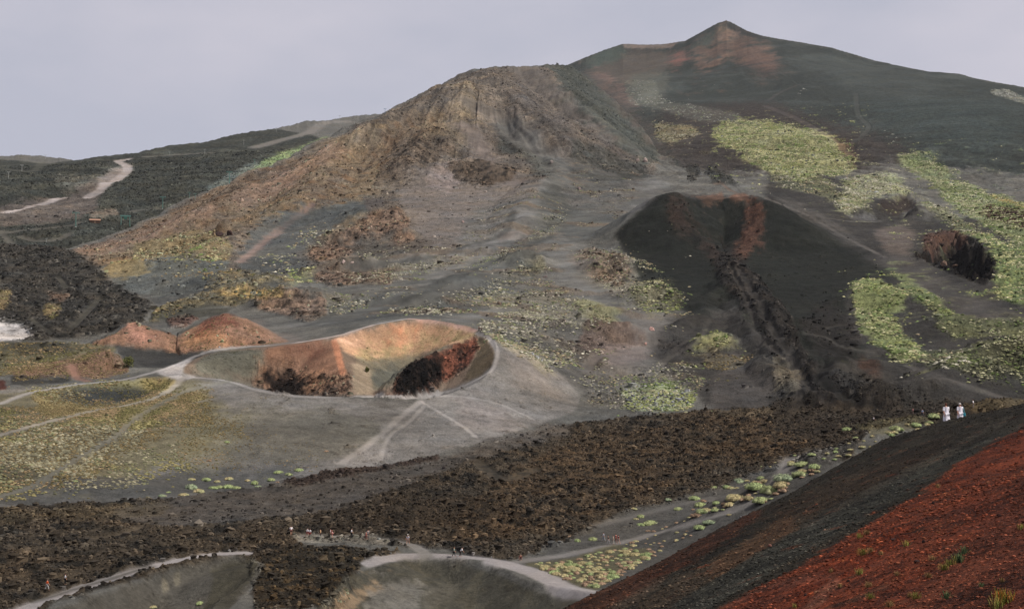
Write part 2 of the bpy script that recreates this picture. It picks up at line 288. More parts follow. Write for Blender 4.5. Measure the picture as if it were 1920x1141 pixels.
# ------------------------------------------------------------------ painting masks on the ground (world outlines)
def mask(poly, soft=4, ragged=.35, rf=10., dmin=150, dmax=3500, seed=0):
    """closed outline given as photo directions, landed on the ground, filled in ground coordinates; soft and ragged edge"""
    if isinstance(poly[0][0], (list, tuple)): poly = poly[0]
    pp = []
    for i_ in range(len(poly)):
        a_, b_ = poly[i_], poly[(i_ + 1) % len(poly)]
        if len(a_) != len(b_): pp.append(a_); continue
        pp += dens([a_, b_], 6)[:-1]
    P = [vis(q[0], q[1], dmin, dmax, ZP) if len(q) == 2 else at_d(*q) for q in pp]
    ca = np.array([colf(math.atan2(p[0], p[1])) for p in P]); ra = np.array([rowf(math.hypot(p[0], p[1])) for p in P])
    pad = int(soft * 2 + 6)
    c0, c1 = max(int(ca.min()) - pad, 0), min(int(ca.max()) + pad, NA); r0, r1 = max(int(ra.min()) - pad, 0), min(int(ra.max()) + pad, NR)
    m = np.zeros((r1 - r0, c1 - c0), np.float32)
    rr = np.arange(r0, r1)[:, None] + .01
    n = len(ca)
    # even-odd fill by columns
    inside = np.zeros(m.shape, bool)
    for i in range(n):
        a, b = ca[i], ca[(i + 1) % n]; ya, yb = ra[i], ra[(i + 1) % n]
        lo, hi = min(a, b), max(a, b); cs = np.arange(max(int(math.ceil(lo - c0 - .5)), 0), min(int(math.floor(hi - c0 - .5)) + 1, m.shape[1]))
        if len(cs) == 0 or hi - lo < 1e-6: continue
        cs = cs[(cs + c0 + .5 > lo) & (cs + c0 + .5 <= hi)]
        if len(cs) == 0: continue
        yy = ya + (yb - ya) * ((cs + c0 + .5) - a) / (b - a)
        inside[:, cs] ^= (rr < yy[None, :])
    m = inside.astype(np.float32)
    k = max(int(soft), 1)
    for _ in range(2):
        for ax in (0, 1):
            q = np.cumsum(np.pad(m, [(k + 1, k) if ax == 0 else (0, 0), (k + 1, k) if ax == 1 else (0, 0)], mode='edge'), axis=ax)
            m = (q[2 * k + 1:] - q[:-2 * k - 1]) / (2 * k + 1) if ax == 0 else (q[:, 2 * k + 1:] - q[:, :-2 * k - 1]) / (2 * k + 1)
    s = (slice(r0, r1), slice(c0, c1))
    if ragged:
        nz = fbm(X[s] / rf, Y[s] / rf, 5, 70 + seed, .68)
        m = sst(m + ragged * 1.5 * nz, .16, .84) if ragged < .9 else sst(m * (1 + nz), .3, .8)
    return s, m
def stroke(line, width, soft=2., dmin=150, dmax=3500, ragged=.2, rf=4., seed=0):
    """band of a width in metres along a line of photo directions landed on the ground"""
    P = [vis(px, py, dmin, dmax, ZP) for px, py in smooth_line(line, 5)]; s = box(P, width * 2 + soft * 2); x, y = X[s], Y[s]
    d, _, _ = dist_poly(x, y, P, False)
    d = d * (1 + ragged * fbm(x / rf, y / rf, 3, 90 + seed))
    ok = (D2[s] > dmin * .9) & (D2[s] < dmax * 1.1)
    return s, (1 - sst(d, width / 2 - soft / 2, width / 2 + soft / 2)) * ok
ZP = Z.copy()                      # smooth ground used for landing outlines
# ------------------------------------------------------------------ ground colour and roughness, painted on the ground itself
C = np.zeros((NR, NA, 3), np.float32); C[:] = (94, 92, 89)
RG = np.zeros((NR, NA), np.float32)          # roughness of the relief in metres
PLANTS = []                                  # (slice, mask, density per m2, palette, size)
def P(poly, rgb=None, op=1., soft=6, ragged=.5, rf=10., rough=None, plants=None, seed=0, dmin=150, dmax=3500, mott=None):
    seed = seed or int(abs(poly[0][0] * 7 + poly[0][1] * 13)) % 997
    s, m = mask(poly, soft, ragged, rf, dmin, dmax, seed)
    if ONLY is not None: m = m * ONLY[s]
    if rgb is not None:
        c = np.array(rgb, np.float32)
        if mott is not None:                 # second soil colour in clumps
            q = sst(fbm(X[s] / mott[1], Y[s] / mott[1], 4, seed + 3, .65), -.05, .3)[..., None] * (mott[2] if len(mott) > 2 else 1)
            c = c * (1 - q) + np.array(mott[0], np.float32) * q
        a = (m * op)[..., None]; C[s] = C[s] * (1 - a) + c * a
    if rough is not None: RG[s] = RG[s] * (1 - m) + rough * m
    if plants is not None:
        for pl in (plants if isinstance(plants, list) else [plants]): PLANTS.append((s, m.copy(), *pl))
def W(line, rgb, width, op=1., soft=2., **kw):
    s, m = stroke(line, width, soft, **kw)
    if ONLY is not None: m = m * ONLY[s]
    a = (m * op)[..., None]
    C[s] = C[s] * (1 - a) + np.array(rgb, np.float32) * (.86 if max(rgb) > 118 else .95) * a; RG[s] *= (1 - m); BLOCK[s] = np.maximum(BLOCK[s], m)
L_LEFT = ((EL > np.maximum(EM, ES)) & (D2 > 950)).astype(np.float32); L_SUM = ((ES > np.maximum(EM, EL)) & (D2 > 1200)).astype(np.float32)
ONLY = None
BLOCK = np.zeros((NR, NA), np.float32)
def streaks(px, py, dist, n, ln, seed, dmin=150, dmax=3500):
    """fan of downslope streaks from an apex (world angle about it)"""
    a = vis(px, py, dmin, dmax); dx, dy = X - a[0], Y - a[1]
    return fbm(np.arctan2(dx, dy) * n + .9 * fbm(X / 130, Y / 130, 3, seed + 7), np.hypot(dx, dy) / ln, 4, seed, .6)
# -- summit cone and the long dark slope
P([(1040,124),(1100,104),(1168,78),(1260,78),(1362,30),(1500,70),(1800,130),(2000,180),(2300,260),(2300,470),(1920,400),(1800,345),(1690,290),(1600,330),(1300,330),(1235,290),(1150,185)], (60,64,61), soft=6, rough=.12, dmin=1400, mott=((70,75,73),90,.8))
P([(1230,200),(1440,190),(1560,230),(1700,270),(1760,310),(1700,300),(1600,330),(1300,330),(1240,290)], (68,61,58), .9, soft=16, dmin=1300)
P([(1110,125),(1180,98),(1290,95),(1280,120),(1190,160),(1130,150)], (86,78,72), .9, soft=6, dmin=2000)
P([(1085,118),(1130,96),(1165,84),(1180,100),(1150,118),(1110,126)], (74,82,77), .9, soft=4, dmin=2000)
P([(1165,81),(1230,83),(1275,78),(1260,90),(1200,92),(1172,90)], (112,96,90), .8, soft=2, dmin=2300)
P([(1170,93),(1240,92),(1210,100),(1180,100)], (72,66,62), .9, soft=2, dmin=2300)
P([(1085,130),(1130,135),(1170,160),(1200,205),(1195,225),(1160,190),(1110,150)], (108,88,82), .85, soft=10, ragged=.7, rf=30, dmin=1700)
P([(1180,140),(1260,130),(1240,200),(1200,190)], (84,84,78), .8, soft=8, dmin=1700)
P([(1290,92),(1345,52),(1362,42),(1380,52),(1340,82),(1300,98)], (74,80,75), .8, soft=4, dmin=2000)
P([(1300,96),(1350,70),(1370,50),(1400,68),(1450,95),(1460,130),(1400,120),(1350,118),(1300,128),(1290,110)], (100,80,72), .8, soft=12, ragged=.8, rf=40, dmin=2000, mott=((114,88,76),30))
P([(1068,124),(1110,135),(1180,190),(1290,300),(1240,305),(1150,190)], (84,77,73), .7, soft=12, ragged=.8, rf=40, dmin=1500)
P([(1355,44),(1362,36),(1395,56),(1430,68),(1440,76),(1400,68),(1368,52)], (56,56,56), .8, soft=2, dmin=2000)
P([(1340,55),(1360,52),(1395,62),(1380,76),(1352,72)], (112,92,82), .6, soft=4, dmin=2000, ragged=.8, rf=12)
P([(1258,112),(1270,98),(1290,96),(1295,108),(1275,124),(1260,122)], (116,78,72), .75, soft=8, ragged=.7, rf=30, dmin=2000)
P([(1390,85),(1440,95),(1480,140),(1420,150)], (96,76,70), .5, soft=14, dmin=2000)
P([(1560,180),(1920,190),(1920,330),(1700,250)], (66,75,74), .6, soft=24, dmin=1500)
P([(1440,80),(1640,120),(1800,150),(1700,190),(1500,140)], (72,76,74), .6, soft=20, dmin=1700)
P([(1855,169),(1890,169),(1925,186),(1925,197),(1890,186),(1862,178)], (104,104,96), .8, soft=2, ragged=.9, rf=12, dmin=1600, rough=2.2, plants=(.09,'white',3.2))
P([(1496,158),(1516,158),(1514,174),(1498,176)], None, plants=(.012,'white',3.), dmin=1600)
W([(1440,188),(1470,170),(1500,160),(1515,158)], (84,80,78), 7, .6, dmin=1500); W([(1435,198),(1500,225),(1560,262),(1600,300)], (90,82,80), 9, .5, dmin=1400)
W([(1605,175),(1610,215),(1630,240),(1600,270)], (84,84,80), 6, .5, dmin=1500)
# -- central mountain
ONLY = 1 - L_LEFT
P([(430,350),(500,318),(560,292),(700,226),(800,172),(860,138),(920,128),(1060,124),(1110,152),(1240,296),(1225,335),(1150,330),(1080,330),(1020,340),(960,420),(900,490),(790,480),(640,520),(560,520),(420,520),(300,540),(180,510),(130,470),(250,430)], (88,80,74), soft=6, rough=.8, rf=25, mott=((104,93,83),60))
# ochre left flank
P([(200,455),(430,352),(560,296),(640,262),(720,240),(800,215),(850,250),(780,300),(720,335),(600,420),(420,440),(330,500),(190,505),(140,470)], (100,86,73), .75, soft=10, rf=30, rough=1.0, mott=((96,74,56),25))
for poly in ([(560,300),(700,232),(760,215),(700,300),(640,330),(560,340)], [(640,350),(720,300),(740,330),(680,420),(620,420)], [(430,400),(560,350),(600,380),(500,420),(400,440)], [(170,470),(330,420),(420,390),(330,470),(180,500)], [(780,240),(860,200),(900,250),(850,280),(790,280)], [(860,150),(900,170),(890,230),(850,220)],
             [(300,480),(400,450),(430,480),(380,530),(320,540)], [(560,420),(680,380),(740,420),(640,480),(580,480)]):
    P(poly, (120,104,80), .36, soft=12, ragged=.88, rf=14)
for poly in ([(500,330),(620,280),(660,290),(540,350)], [(430,370),(520,335),(560,350),(450,400)], [(250,440),(400,380),(420,395),(280,450)], [(130,470),(300,430),(300,445),(180,485)]):
    P(poly, (118,96,84), .6, soft=6, ragged=.6, rf=14)
P([(1040,124),(1070,124),(1110,155),(1235,296),(1215,300),(1120,225),(1060,160)], (64,68,64), .8, soft=4, rf=30)
P([(960,130),(1040,160),(1120,235),(1215,325),(1130,320),(1050,270),(980,200)], (84,78,75), .7, soft=6, rf=30)
P([(920,210),(1000,260),(1080,330),(1010,330),(940,280)], (72,74,70), .7, soft=8, rf=30, mott=((58,56,52),20))
P([(1080,270),(1200,310),(1230,335),(1150,345),(1050,330)], (66,66,62), .7, soft=6, rf=30, mott=((52,52,48),15))
# scree runs on the mountain
W([(985,130),(1030,165),(1080,205),(1130,245),(1190,285)], (112,104,99), 26, .6, soft=22, ragged=.5, rf=30)
W([(890,200),(930,225),(990,270),(1060,310),(1130,330)], (104,98,95), 26, .6, soft=20, ragged=.5, rf=30)
W([(870,232),(900,275),(920,315),(960,345)], (124,112,108), 22, .75, soft=18, ragged=.5, rf=20)
W([(960,240),(1010,285),(1060,330),(1100,345)], (100,98,96), 22, .6, soft=18, ragged=.5, rf=30)
W([(1110,160),(1150,200),(1200,245),(1240,300)], (84,76,72), 16, .5, soft=14, dmin=1300, ragged=.5)
P([(1030,123),(1070,122),(1110,150),(1242,297),(1220,318),(1140,262),(1070,190)], (72,74,70), .85, soft=7, rf=30, ragged=.8, rough=.5)
P([(740,330),(790,310),(840,330),(950,350),(985,345),(1010,400),(960,440),(930,480),(840,490),(780,440),(755,400)], (104,96,92), .88, soft=18, rf=24, ragged=.9, rough=.3); P([(900,380),(1010,360),(1040,400),(960,460),(850,470)], (92,91,89), .7, soft=16, rf=30)
P([(790,320),(860,300),(870,340),(850,365),(800,350)], (120,108,106), .7, soft=10)
P([(840,310),(900,302),(970,318),(965,340),(900,350),(850,338)], (84,72,62), .95, soft=4, ragged=.6, rf=12, rough=1.8, mott=((50,44,38),9))
P([(750,265),(840,255),(870,270),(820,300),(740,335),(700,350)], (96,84,74), .8, soft=6, ragged=.6, rf=16, rough=1.5, mott=((58,50,44),12))
P([(480,420),(560,385),(620,385),(700,370),(720,392),(640,420),(590,450),(560,480),(480,520),(440,500)], (84,86,86), .85, soft=8, rf=14, ragged=.8, rough=.25)
W([(585,385),(545,415),(500,450),(450,492)], (150,122,114), 6, .7, soft=5, ragged=.9, rf=6)
P([(500,440),(530,420),(520,405),(560,395),(640,385),(690,380),(700,392),(620,410)], (70,74,76), .6, soft=5)
P([(680,372),(720,372),(720,392),(690,396)], (84,78,76), .9, soft=3)
# outcrops with warm rock and gold plants
G_ = (146,124,84)
for poly in ([(640,440),(700,395),(750,390),(770,410),(765,428),(720,445),(680,460),(600,490),(575,488),(590,460)], [(580,475),(660,455),(690,460),(650,485),(590,492)], [(590,512),(620,500),(680,498),(735,505),(735,535),(680,530),(620,538),(590,525)],
             [(730,440),(775,435),(780,452),(740,462)], [(820,540),(850,533),(905,545),(905,560),(840,555),(820,548)], [(480,545),(560,540),(610,560),(615,590),(580,605),(530,590),(480,580)]):
    P(poly, (112,90,76), .85, soft=3, ragged=.5, rf=10, rough=1.7, mott=((66,54,46),6))
P([(290,580),(380,548),(450,535),(540,545),(560,560),(480,560),(440,572),(380,572),(320,590),(285,605)], (150,124,78), .9, soft=3, ragged=.4, rf=8, rough=1.6, mott=((92,80,56),6), plants=(.25,'gold',.9))
P([(380,515),(450,505),(540,520),(560,535),(460,535),(385,545)], (120,104,72), .8, soft=4, ragged=.5, rf=10, rough=1.4, plants=(.2,'gold',1.))
P([(300,575),(370,560),(450,560),(480,570),(430,572),(370,580),(300,600)], (74,72,62), .7, soft=3)
# ground between: plants sprinkled on grey ash
PALE = 'pale'
P([(250,460),(380,430),(440,460),(420,520),(330,520),(250,500)], (110,98,74), .8, soft=5, ragged=.6, rf=14, rough=1.4, plants=(.1,'mix',1.6))
P([(180,500),(330,480),(440,490),(380,545),(300,560),(230,540)], (86,88,86), .9, soft=4, rf=14, rough=.4)
P([(185,500),(250,485),(300,500),(260,520),(200,520)], (128,108,72), .7, soft=4, ragged=.7)
P([(560,430),(620,425),(640,440),(600,455),(540,470)], None, plants=(.06,'pale',1.8)); P([(480,478),(560,470),(550,510),(500,515)], None, plants=(.06,'pale',1.8))
P([(360,465),(420,455),(420,490),(370,500)], None, plants=(.1,'green',2.2)); P([(540,510),(590,500),(590,525),(545,535)], (118,126,84), .4, soft=7, ragged=.6, plants=(.2,'green',1.8))
for q, d in (([(680,480),(820,478),(840,500),(730,520),(690,510)], .08), ([(860,460),(940,470),(990,500),(960,540),(880,520),(850,495)], .08), ([(720,552),(800,545),(855,570),(840,590),(740,590),(715,575)], .1), ([(905,545),(1000,545),(1110,560),(1160,600),(1100,620),(1000,600),(920,590)], .12),
             ([(820,535),(930,530),(960,560),(880,575),(830,560)], .08), ([(600,550),(690,555),(695,580),(620,590)], .1), ([(900,600),(1000,600),(1060,630),(1090,690),(1020,690),(960,650),(900,630)], .11), ([(1020,400),(1080,410),(1050,440),(960,460),(940,440)], .05), ([(1060,470),(1170,470),(1260,520),(1240,560),(1150,560),(1080,520)], .09)):
    P(q, (104,98,86), .6, soft=5, ragged=.7, rf=10, rough=.8, plants=(d * 3.2,'pale',.9))
P([(1060,475),(1120,465),(1170,480),(1190,510),(1170,535),(1120,530),(1080,505)], (104,88,76), .85, soft=5, ragged=.6, rf=10, rough=2.0, mott=((66,58,50),7))
P([(935,475),(985,462),(1020,480),(1025,512),(985,520),(950,500)], (98,92,72), .85, soft=4, ragged=.4, rf=8, rough=1.6, mott=((62,60,46),6))
P([(930,435),(1000,430),(990,455),(940,458)], (98,80,72), .8, soft=3, ragged=.5, rough=1.5)
P([(1020,345),(1090,330),(1130,360),(1080,420),(1000,440),(1000,400)], (74,74,70), .7, soft=10, rf=20)
P([(1040,330),(1200,340),(1245,365),(1160,420),(1080,400)], (92,88,86), .8, soft=12, rf=20, rough=.3)
for l, wd in (([(1000,350),(1060,335),(1040,300)],18), ([(1100,400),(1060,430),(1020,460),(900,520),(780,560),(640,600)],14), ([(980,440),(900,480),(820,520),(700,580)],10), ([(880,460),(780,485),(660,500)],9), ([(1230,340),(1180,400),(1080,440),(1060,480),(1100,540),(1180,600),(1200,640)],18), ([(850,600),(900,590),(950,580)],9), ([(1000,380),(960,440),(860,470),(740,480)],22), ([(560,610),(620,600),(700,580),(760,560)],14)):
    W(l, (110,108,108), wd, .55, soft=wd*.9, ragged=.7, rf=20)
for l, wd in (([(1040,440),(900,500),(800,545),(700,590)],6), ([(870,470),(760,490),(660,510)],5), ([(960,400),(940,440),(860,465)],7)):
    W(l, (72,72,70), wd, .6, soft=5, ragged=.6, rf=20)
for q, c_, o_ in (([(560,600),(700,560),(860,510),(1000,430),(1060,440),(980,520),(880,590),(760,592),(640,618)], (76,77,76), .65), ([(290,560),(340,530),(420,520),(480,500),(560,470),(600,500),(520,530),(400,545),(330,575)], (74,76,76), .7),
      ([(640,470),(740,450),(800,460),(720,485),(650,490)], (72,71,69), .7), ([(1080,380),(1180,390),(1160,440),(1070,460),(1040,430)], (78,79,77), .6), ([(1090,500),(1150,560),(1210,610),(1180,680),(1090,640),(1120,600)], (84,83,82), .5),
      ([(920,640),(1100,600),(1200,680),(1090,740),(1000,680)], (80,76,73), .45), ([(1000,300),(1100,320),(1200,350),(1240,380),(1120,370),(1020,340)], (80,80,77), .6)):
    P(q, c_, o_, soft=16, ragged=.8, rf=26)
# scattered rubble islands with cushions on the middle slope
s_, m_ = mask([(560,470),(700,470),(860,440),(980,360),(1080,300),(1210,330),(1160,430),(1200,480),(1260,520),(1300,590),(1240,650),(1100,700),(1010,650),(900,600),(640,600),(560,560)], 10, .6, 30, 150, 3500, 77)
q_ = m_ * sst(fbm(X[s_] / 42 + Y[s_] / 140, Y[s_] / 34, 5, 778, .6), .06, .24); a_ = (q_ * .75)[..., None]
C[s_] = C[s_] * (1 - a_) + np.array((90, 80, 71), np.float32) * a_; RG[s_] = np.maximum(RG[s_], q_ * 1.0); PLANTS.append((s_, q_.copy(), .22, 'pale', 1.0))
# -- right side: dark ash field
P([(1160,430),(1250,362),(1440,372),(1440,330),(1560,330),(1700,400),(1920,420),(2300,420),(2300,760),(1920,760),(1760,790),(1500,790),(1400,780),(1330,760),(1260,700),(1200,640),(1250,600),(1300,590),(1260,520),(1170,480)], (64,61,59), .95, soft=7, rough=.14, rf=25)
P([(1150,440),(1190,405),(1250,362),(1300,375),(1300,480),(1250,500),(1180,470)], (43,45,40), .95, soft=3, ragged=.1)
P([(1300,372),(1430,374),(1480,395),(1560,440),(1620,510),(1500,560),(1380,560),(1260,540),(1200,490),(1260,480)], (44,46,41), .9, soft=7)
P([(1160,440),(1200,405),(1250,362),(1300,374),(1400,374),(1436,378),(1540,437),(1640,487),(1720,540),(1640,520),(1590,540),(1580,620),(1640,660),(1500,690),(1400,600),(1380,560),(1300,600),(1200,520)], (44,46,41), .85, soft=9, rf=20)
P([(1243,366),(1262,362),(1290,370),(1290,400),(1330,440),(1390,520),(1350,510),(1300,450),(1262,440),(1240,400)], (76,54,48), .5, soft=10, ragged=.9, rf=7, rough=.8)
P([(1395,372),(1436,380),(1430,420),(1440,450),(1400,480),(1380,500),(1370,470),(1400,430),(1395,400)], (100,66,54), .7, soft=5, ragged=.6, rf=7, rough=.8)
P([(1375,364),(1400,362),(1410,376),(1380,378),(1366,372)], (110,74,58), .7, soft=2, ragged=.4, rf=5)
P([(1296,368),(1330,366),(1356,360),(1358,375),(1330,388),(1312,380),(1316,374)], (116,82,66), .6, soft=2.5, ragged=.8, rf=5, dmin=850)
W([(1338,345),(1352,345),(1366,355),(1380,361)], (112,92,80), 3, .7, dmin=900)
W([(1400,380),(1365,340),(1400,375)], (80,76,74), 3, .1)
P([(1330,315),(1360,330),(1390,350),(1350,345),(1320,335)], (46,46,43), .7, soft=3, ragged=.5, rough=1.5)
P([(1285,318),(1310,312),(1315,335),(1295,345)], (52,50,46), .7, soft=3, ragged=.5, rough=2)
W([(1437,372),(1470,385),(1520,405),(1570,435),(1620,462),(1660,482)], (104,98,94), 3.2, .95, soft=1.5)
P([(1440,370),(1480,370),(1560,410),(1640,470),(1600,460),(1520,410)], (80,76,73), .8, soft=4)
W([(1560,410),(1600,415),(1650,415)], (96,92,90), 4, .8)
P([(1640,430),(1700,420),(1720,440),(1700,490),(1670,480),(1645,450)], (104,92,86), .7, soft=8, ragged=.4, rf=10)
W([(1660,482),(1700,500),(1760,545),(1800,560),(1860,590)], (84,79,77), 22, .7, soft=14)
P([(1730,440),(1790,430),(1830,450),(1790,475),(1735,480)], (84,62,54), .9, soft=4, ragged=.6, rf=5, rough=1.2)
P([(1715,480),(1760,484),(1790,470),(1840,460),(1870,500),(1850,535),(1790,515)], (40,34,31), .95, soft=2.5, ragged=.3, rough=2.5, mott=((40,34,30),6))  # black shade on the pit walls, painted into the ground colour
P([(1650,375),(1700,368),(1720,385),(1680,405),(1650,395)], (66,56,52), .9, soft=3)
P([(1580,398),(1620,396),(1650,408),(1640,414),(1600,412)], (86,84,84), .9, soft=2)
for poly in ([(1350,450),(1400,480),(1400,520),(1350,520)],[(1500,600),(1560,560),(1600,600),(1620,660),(1540,680)]): P(poly, (52,46,44), .6, soft=8, rough=.8)
# lava channel running from the cone
P([(1340,480),(1370,480),(1420,520),(1480,590),(1530,690),(1600,740),(1700,770),(1640,790),(1480,790),(1480,740),(1470,700),(1430,640),(1400,580),(1350,530)], (54,49,46), .92, soft=4, ragged=.7, rf=8, rough=2.6, mott=((36,34,32),7))
W([(1385,505),(1420,560),(1450,620),(1490,680),(1500,740),(1490,775)], (78,73,70), 4, .5, soft=3, ragged=.8)
W([(1370,500),(1405,570),(1420,630),(1470,670),(1520,730),(1570,765)], (74,69,66), 3, .5, soft=3, ragged=.8)
W([(1525,665),(1545,655),(1580,665),(1540,700),(1580,745),(1640,770)], (44,42,39), 5, .7, soft=3)
P([(1450,660),(1500,700),(1500,740),(1450,730)], (100,92,78), .6, soft=4, ragged=.8, rf=5, rough=1.)
P([(1600,660),(1650,680),(1660,705),(1620,700)], (84,60,50), .7, soft=5, ragged=.5)
P([(1560,690),(1680,720),(1760,760),(1700,770),(1620,750)], (58,54,50), .8, soft=6, ragged=.6, rough=1.3)
for l in ([(1510,625),(1550,632),(1580,650),(1640,660)], [(1330,600),(1310,640),(1240,680)], [(1240,690),(1290,640),(1400,620)], [(1550,615),(1600,610),(1640,640)]): W(l, (84,80,76), 2.5, .5, soft=2)
W([(1700,685),(1760,705),(1820,725),(1880,745)], (96,91,88), 4, .8, soft=3); P([(1690,690),(1760,700),(1860,745),(1800,760),(1700,720)], (70,67,65), .6, soft=8)
W([(1230,590),(1195,640),(1180,690),(1160,700)], (104,98,96), 14, .7, soft=12); W([(1100,700),(1120,670),(1200,660)], (110,103,100), 4, .5)
P([(1360,620),(1405,660),(1400,690),(1460,700),(1440,760),(1340,770),(1330,720),(1360,690)], (82,77,75), .7, soft=8, rf=12)
P([(1100,600),(1170,605),(1215,630),(1215,645),(1150,660),(1080,655)], (92,78,72), .8, soft=4, ragged=.5, rf=8, rough=1.0)
P([(1090,660),(1200,640),(1220,670),(1140,690)], (112,100,98), .6, soft=8)
P([(1230,635),(1300,640),(1290,665),(1240,660)], (60,56,54), .8, soft=3, ragged=.6, rough=1.2)
# -- green patches (soil tint; the shrubs themselves stand on it)
GRN = [([(1340,240),(1380,222),(1440,228),(1540,245),(1585,270),(1610,310),(1600,328),(1560,335),(1500,345),(1440,330),(1400,300),(1360,280),(1340,262)], (140,140,94), .16, 'green', 2.8, .8),
 ([(1410,300),(1500,330),(1560,345),(1600,370),(1580,395),(1550,370),(1460,350)], (112,114,76), .05, 'pale', 2.6, .5),
 ([(1580,340),(1640,330),(1700,345),(1705,365),(1640,370),(1620,390),(1570,400),(1580,370)], (128,132,92), .16, 'pale', 2.6, .8),
 ([(1685,290),(1740,290),(1770,315),(1800,345),(1860,365),(1930,385),(1990,410),(1990,460),(1920,470),(1860,430),(1790,390),(1730,335),(1690,315)], (112,122,78), .13, 'mix2', 2.6, .8),
 ([(1710,365),(1760,385),(1820,420),(1850,440),(1800,440),(1780,420)], (108,112,72), .07, 'pale', 2.4, .6),
 ([(1790,420),(1850,440),(1920,470),(1990,500),(1990,560),(1900,570),(1860,545),(1870,500),(1850,460)], (104,120,70), .12, 'green', 2.6, .8),
 ([(1800,540),(1880,550),(1920,570),(1990,585),(1990,600),(1900,560),(1820,555)], (100,104,66), .06, 'green', 2.2, .6),
 ([(1595,530),(1640,520),(1690,545),(1710,565),(1700,590),(1670,590),(1690,620),(1720,650),(1750,675),(1690,680),(1650,650),(1610,620),(1600,570)], (120,130,76), .13, 'green', 2.2, .8),
 ([(1660,500),(1700,515),(1740,545),(1790,580),(1785,600),(1740,580),(1690,540)], (112,126,72), .1, 'green', 2., .7),
 ([(1740,570),(1800,590),(1860,600),(1990,585),(1990,640),(1850,625),(1790,640),(1760,610)], (104,110,64), .1, 'mix2', 1.8, .6),
 ([(1710,650),(1790,660),(1840,640),(1800,690),(1740,690)], (96,104,66), .05, 'pale', 2.2, .5),
 ([(1780,670),(1850,640),(1990,620),(1990,740),(1900,725),(1820,710),(1785,690)], (92,94,58), .1, 'mix2', 1.5, .6),
 ([(1185,530),(1260,530),(1285,570),(1260,595),(1215,590),(1185,560)], (100,96,66), .1, 'green', 2., .5),
 ([(1300,630),(1350,617),(1400,650),(1395,665),(1340,650),(1295,645)], (128,130,84), .2, 'green', 1.8, .8),
 ([(1310,655),(1400,665),(1395,690),(1320,690)], (112,100,76), .12, 'gold', 1.2, .6),
 ([(1090,700),(1160,690),(1290,680),(1320,715),(1300,760),(1200,770),(1100,745)], (86,80,74), .09, 'pale', 1.3, .5),
 ([(1160,740),(1250,720),(1305,740),(1290,770),(1200,773)], (138,146,104), .2, 'green', 1.5, .85),
 ([(1080,560),(1130,570),(1180,600),(1150,605),(1090,590)], (112,112,72), .14, 'mix2', 1.2, .6),
 ([(1225,228),(1310,240),(1315,250),(1260,275),(1235,262)], (128,118,86), .1, 'pale', 2.2, .7)]
for poly, c, dn, pal, sz, op in GRN: P(poly, c, op * .8, soft=6, ragged=.75, rf=16, rough=1., plants=(dn * 3.4, pal, sz * .56))
P([(1170,150),(1230,150),(1240,190),(1300,195),(1395,215),(1390,230),(1320,230),(1230,205),(1180,195)], (112,112,102), .35, soft=5, ragged=.9, rf=10, plants=(.022,'white',2.6), dmin=1500)
P([(1200,160),(1260,190),(1330,205),(1330,225),(1250,205),(1190,190)], None, plants=(.03,'white',2.4), dmin=1500)
P([(1640,245),(1700,255),(1720,275),(1660,265)], None, plants=(.01,'white',2.5), dmin=1300)
P([(1590,262),(1612,300),(1600,330),(1560,255)], (84,62,54), .6, soft=4)
P([(1240,240),(1300,250),(1310,262),(1270,262)], (84,76,64), .5, soft=4); P([(1850,385),(1920,395),(1990,410),(1990,430),(1900,425),(1840,405)], (70,52,42), .9, soft=4, ragged=.5, rough=2.)
P([(1840,365),(1920,382),(1990,400),(1990,412),(1920,396)], (130,108,66), .8, soft=3)
# -- left side
ONLY = None
P([(-200,440),(60,445),(130,470),(180,500),(215,535),(290,570),(270,600),(180,630),(60,640),(-200,650)], (64,60,55), .95, soft=6, ragged=.6, rf=14, rough=1.8, mott=((44,42,38),9), dmin=400, dmax=1100)
P([(78,578),(95,570),(116,574),(108,596),(88,602)], (130,110,76), .6, soft=5, ragged=.9, plants=(.5,'gold',1.)); P([(-20,545),(24,545),(14,580),(-20,590)], (130,110,76), .6, soft=5, ragged=.9, plants=(.5,'gold',1.)); P([(90,550),(130,555),(120,570),(95,568)], (104,84,72), .7, soft=3)
for l in ([(60,600),(95,625)], [(190,560),(130,620)], [(110,520),(130,545)]): W(l, (84,80,70), 4, .5)
P([(-200,605),(0,603),(45,610),(65,632),(40,642),(-200,648)], (160,153,152), .9, soft=5, ragged=.8, rf=7, rough=.15, mott=((122,116,114),6,.7), dmin=400, dmax=900)
P([(-200,650),(60,642),(170,645),(230,650),(150,680),(-200,740)], (92,86,66), .95, soft=4, ragged=.4, rf=8, rough=.5, plants=(.5,'gold',.7))
P([(20,690),(90,680),(200,655),(245,680),(240,700),(180,710),(100,705),(30,715)], (112,86,70), .9, soft=3, ragged=.4, rf=8, rough=.4, plants=(.7,'gold',.5))
P([(20,705),(100,708),(140,700),(130,716),(60,722),(20,720)], (62,60,57), .8, soft=3); P([(0,640),(120,640),(150,655),(60,665),(0,662)], (66,64,57), .7, soft=4)
W([(135,685),(145,708),(165,714)], (140,104,92), 3, .8)
P([(215,645),(300,655),(360,660),(420,650),(380,668),(330,690),(250,690),(225,665)], (66,65,64), .95, soft=3, rf=10)
P([(170,645),(215,625),(250,603),(290,618),(335,630),(380,604),(425,587),(470,600),(545,640),(480,648),(400,655),(330,662),(260,650)], (128,96,78), .95, soft=2.5, ragged=.3, rf=7, rough=.4, plants=(.6,'gold',.42))
P([(230,612),(250,603),(275,615),(310,640),(260,650),(235,630)], (150,108,94), .7, soft=6); P([(380,604),(425,588),(460,600),(420,615),(390,640),(350,640)], (120,70,58), .7, soft=6); P([(395,618),(425,612),(440,640),(400,640)], (158,114,98), .5, soft=5)
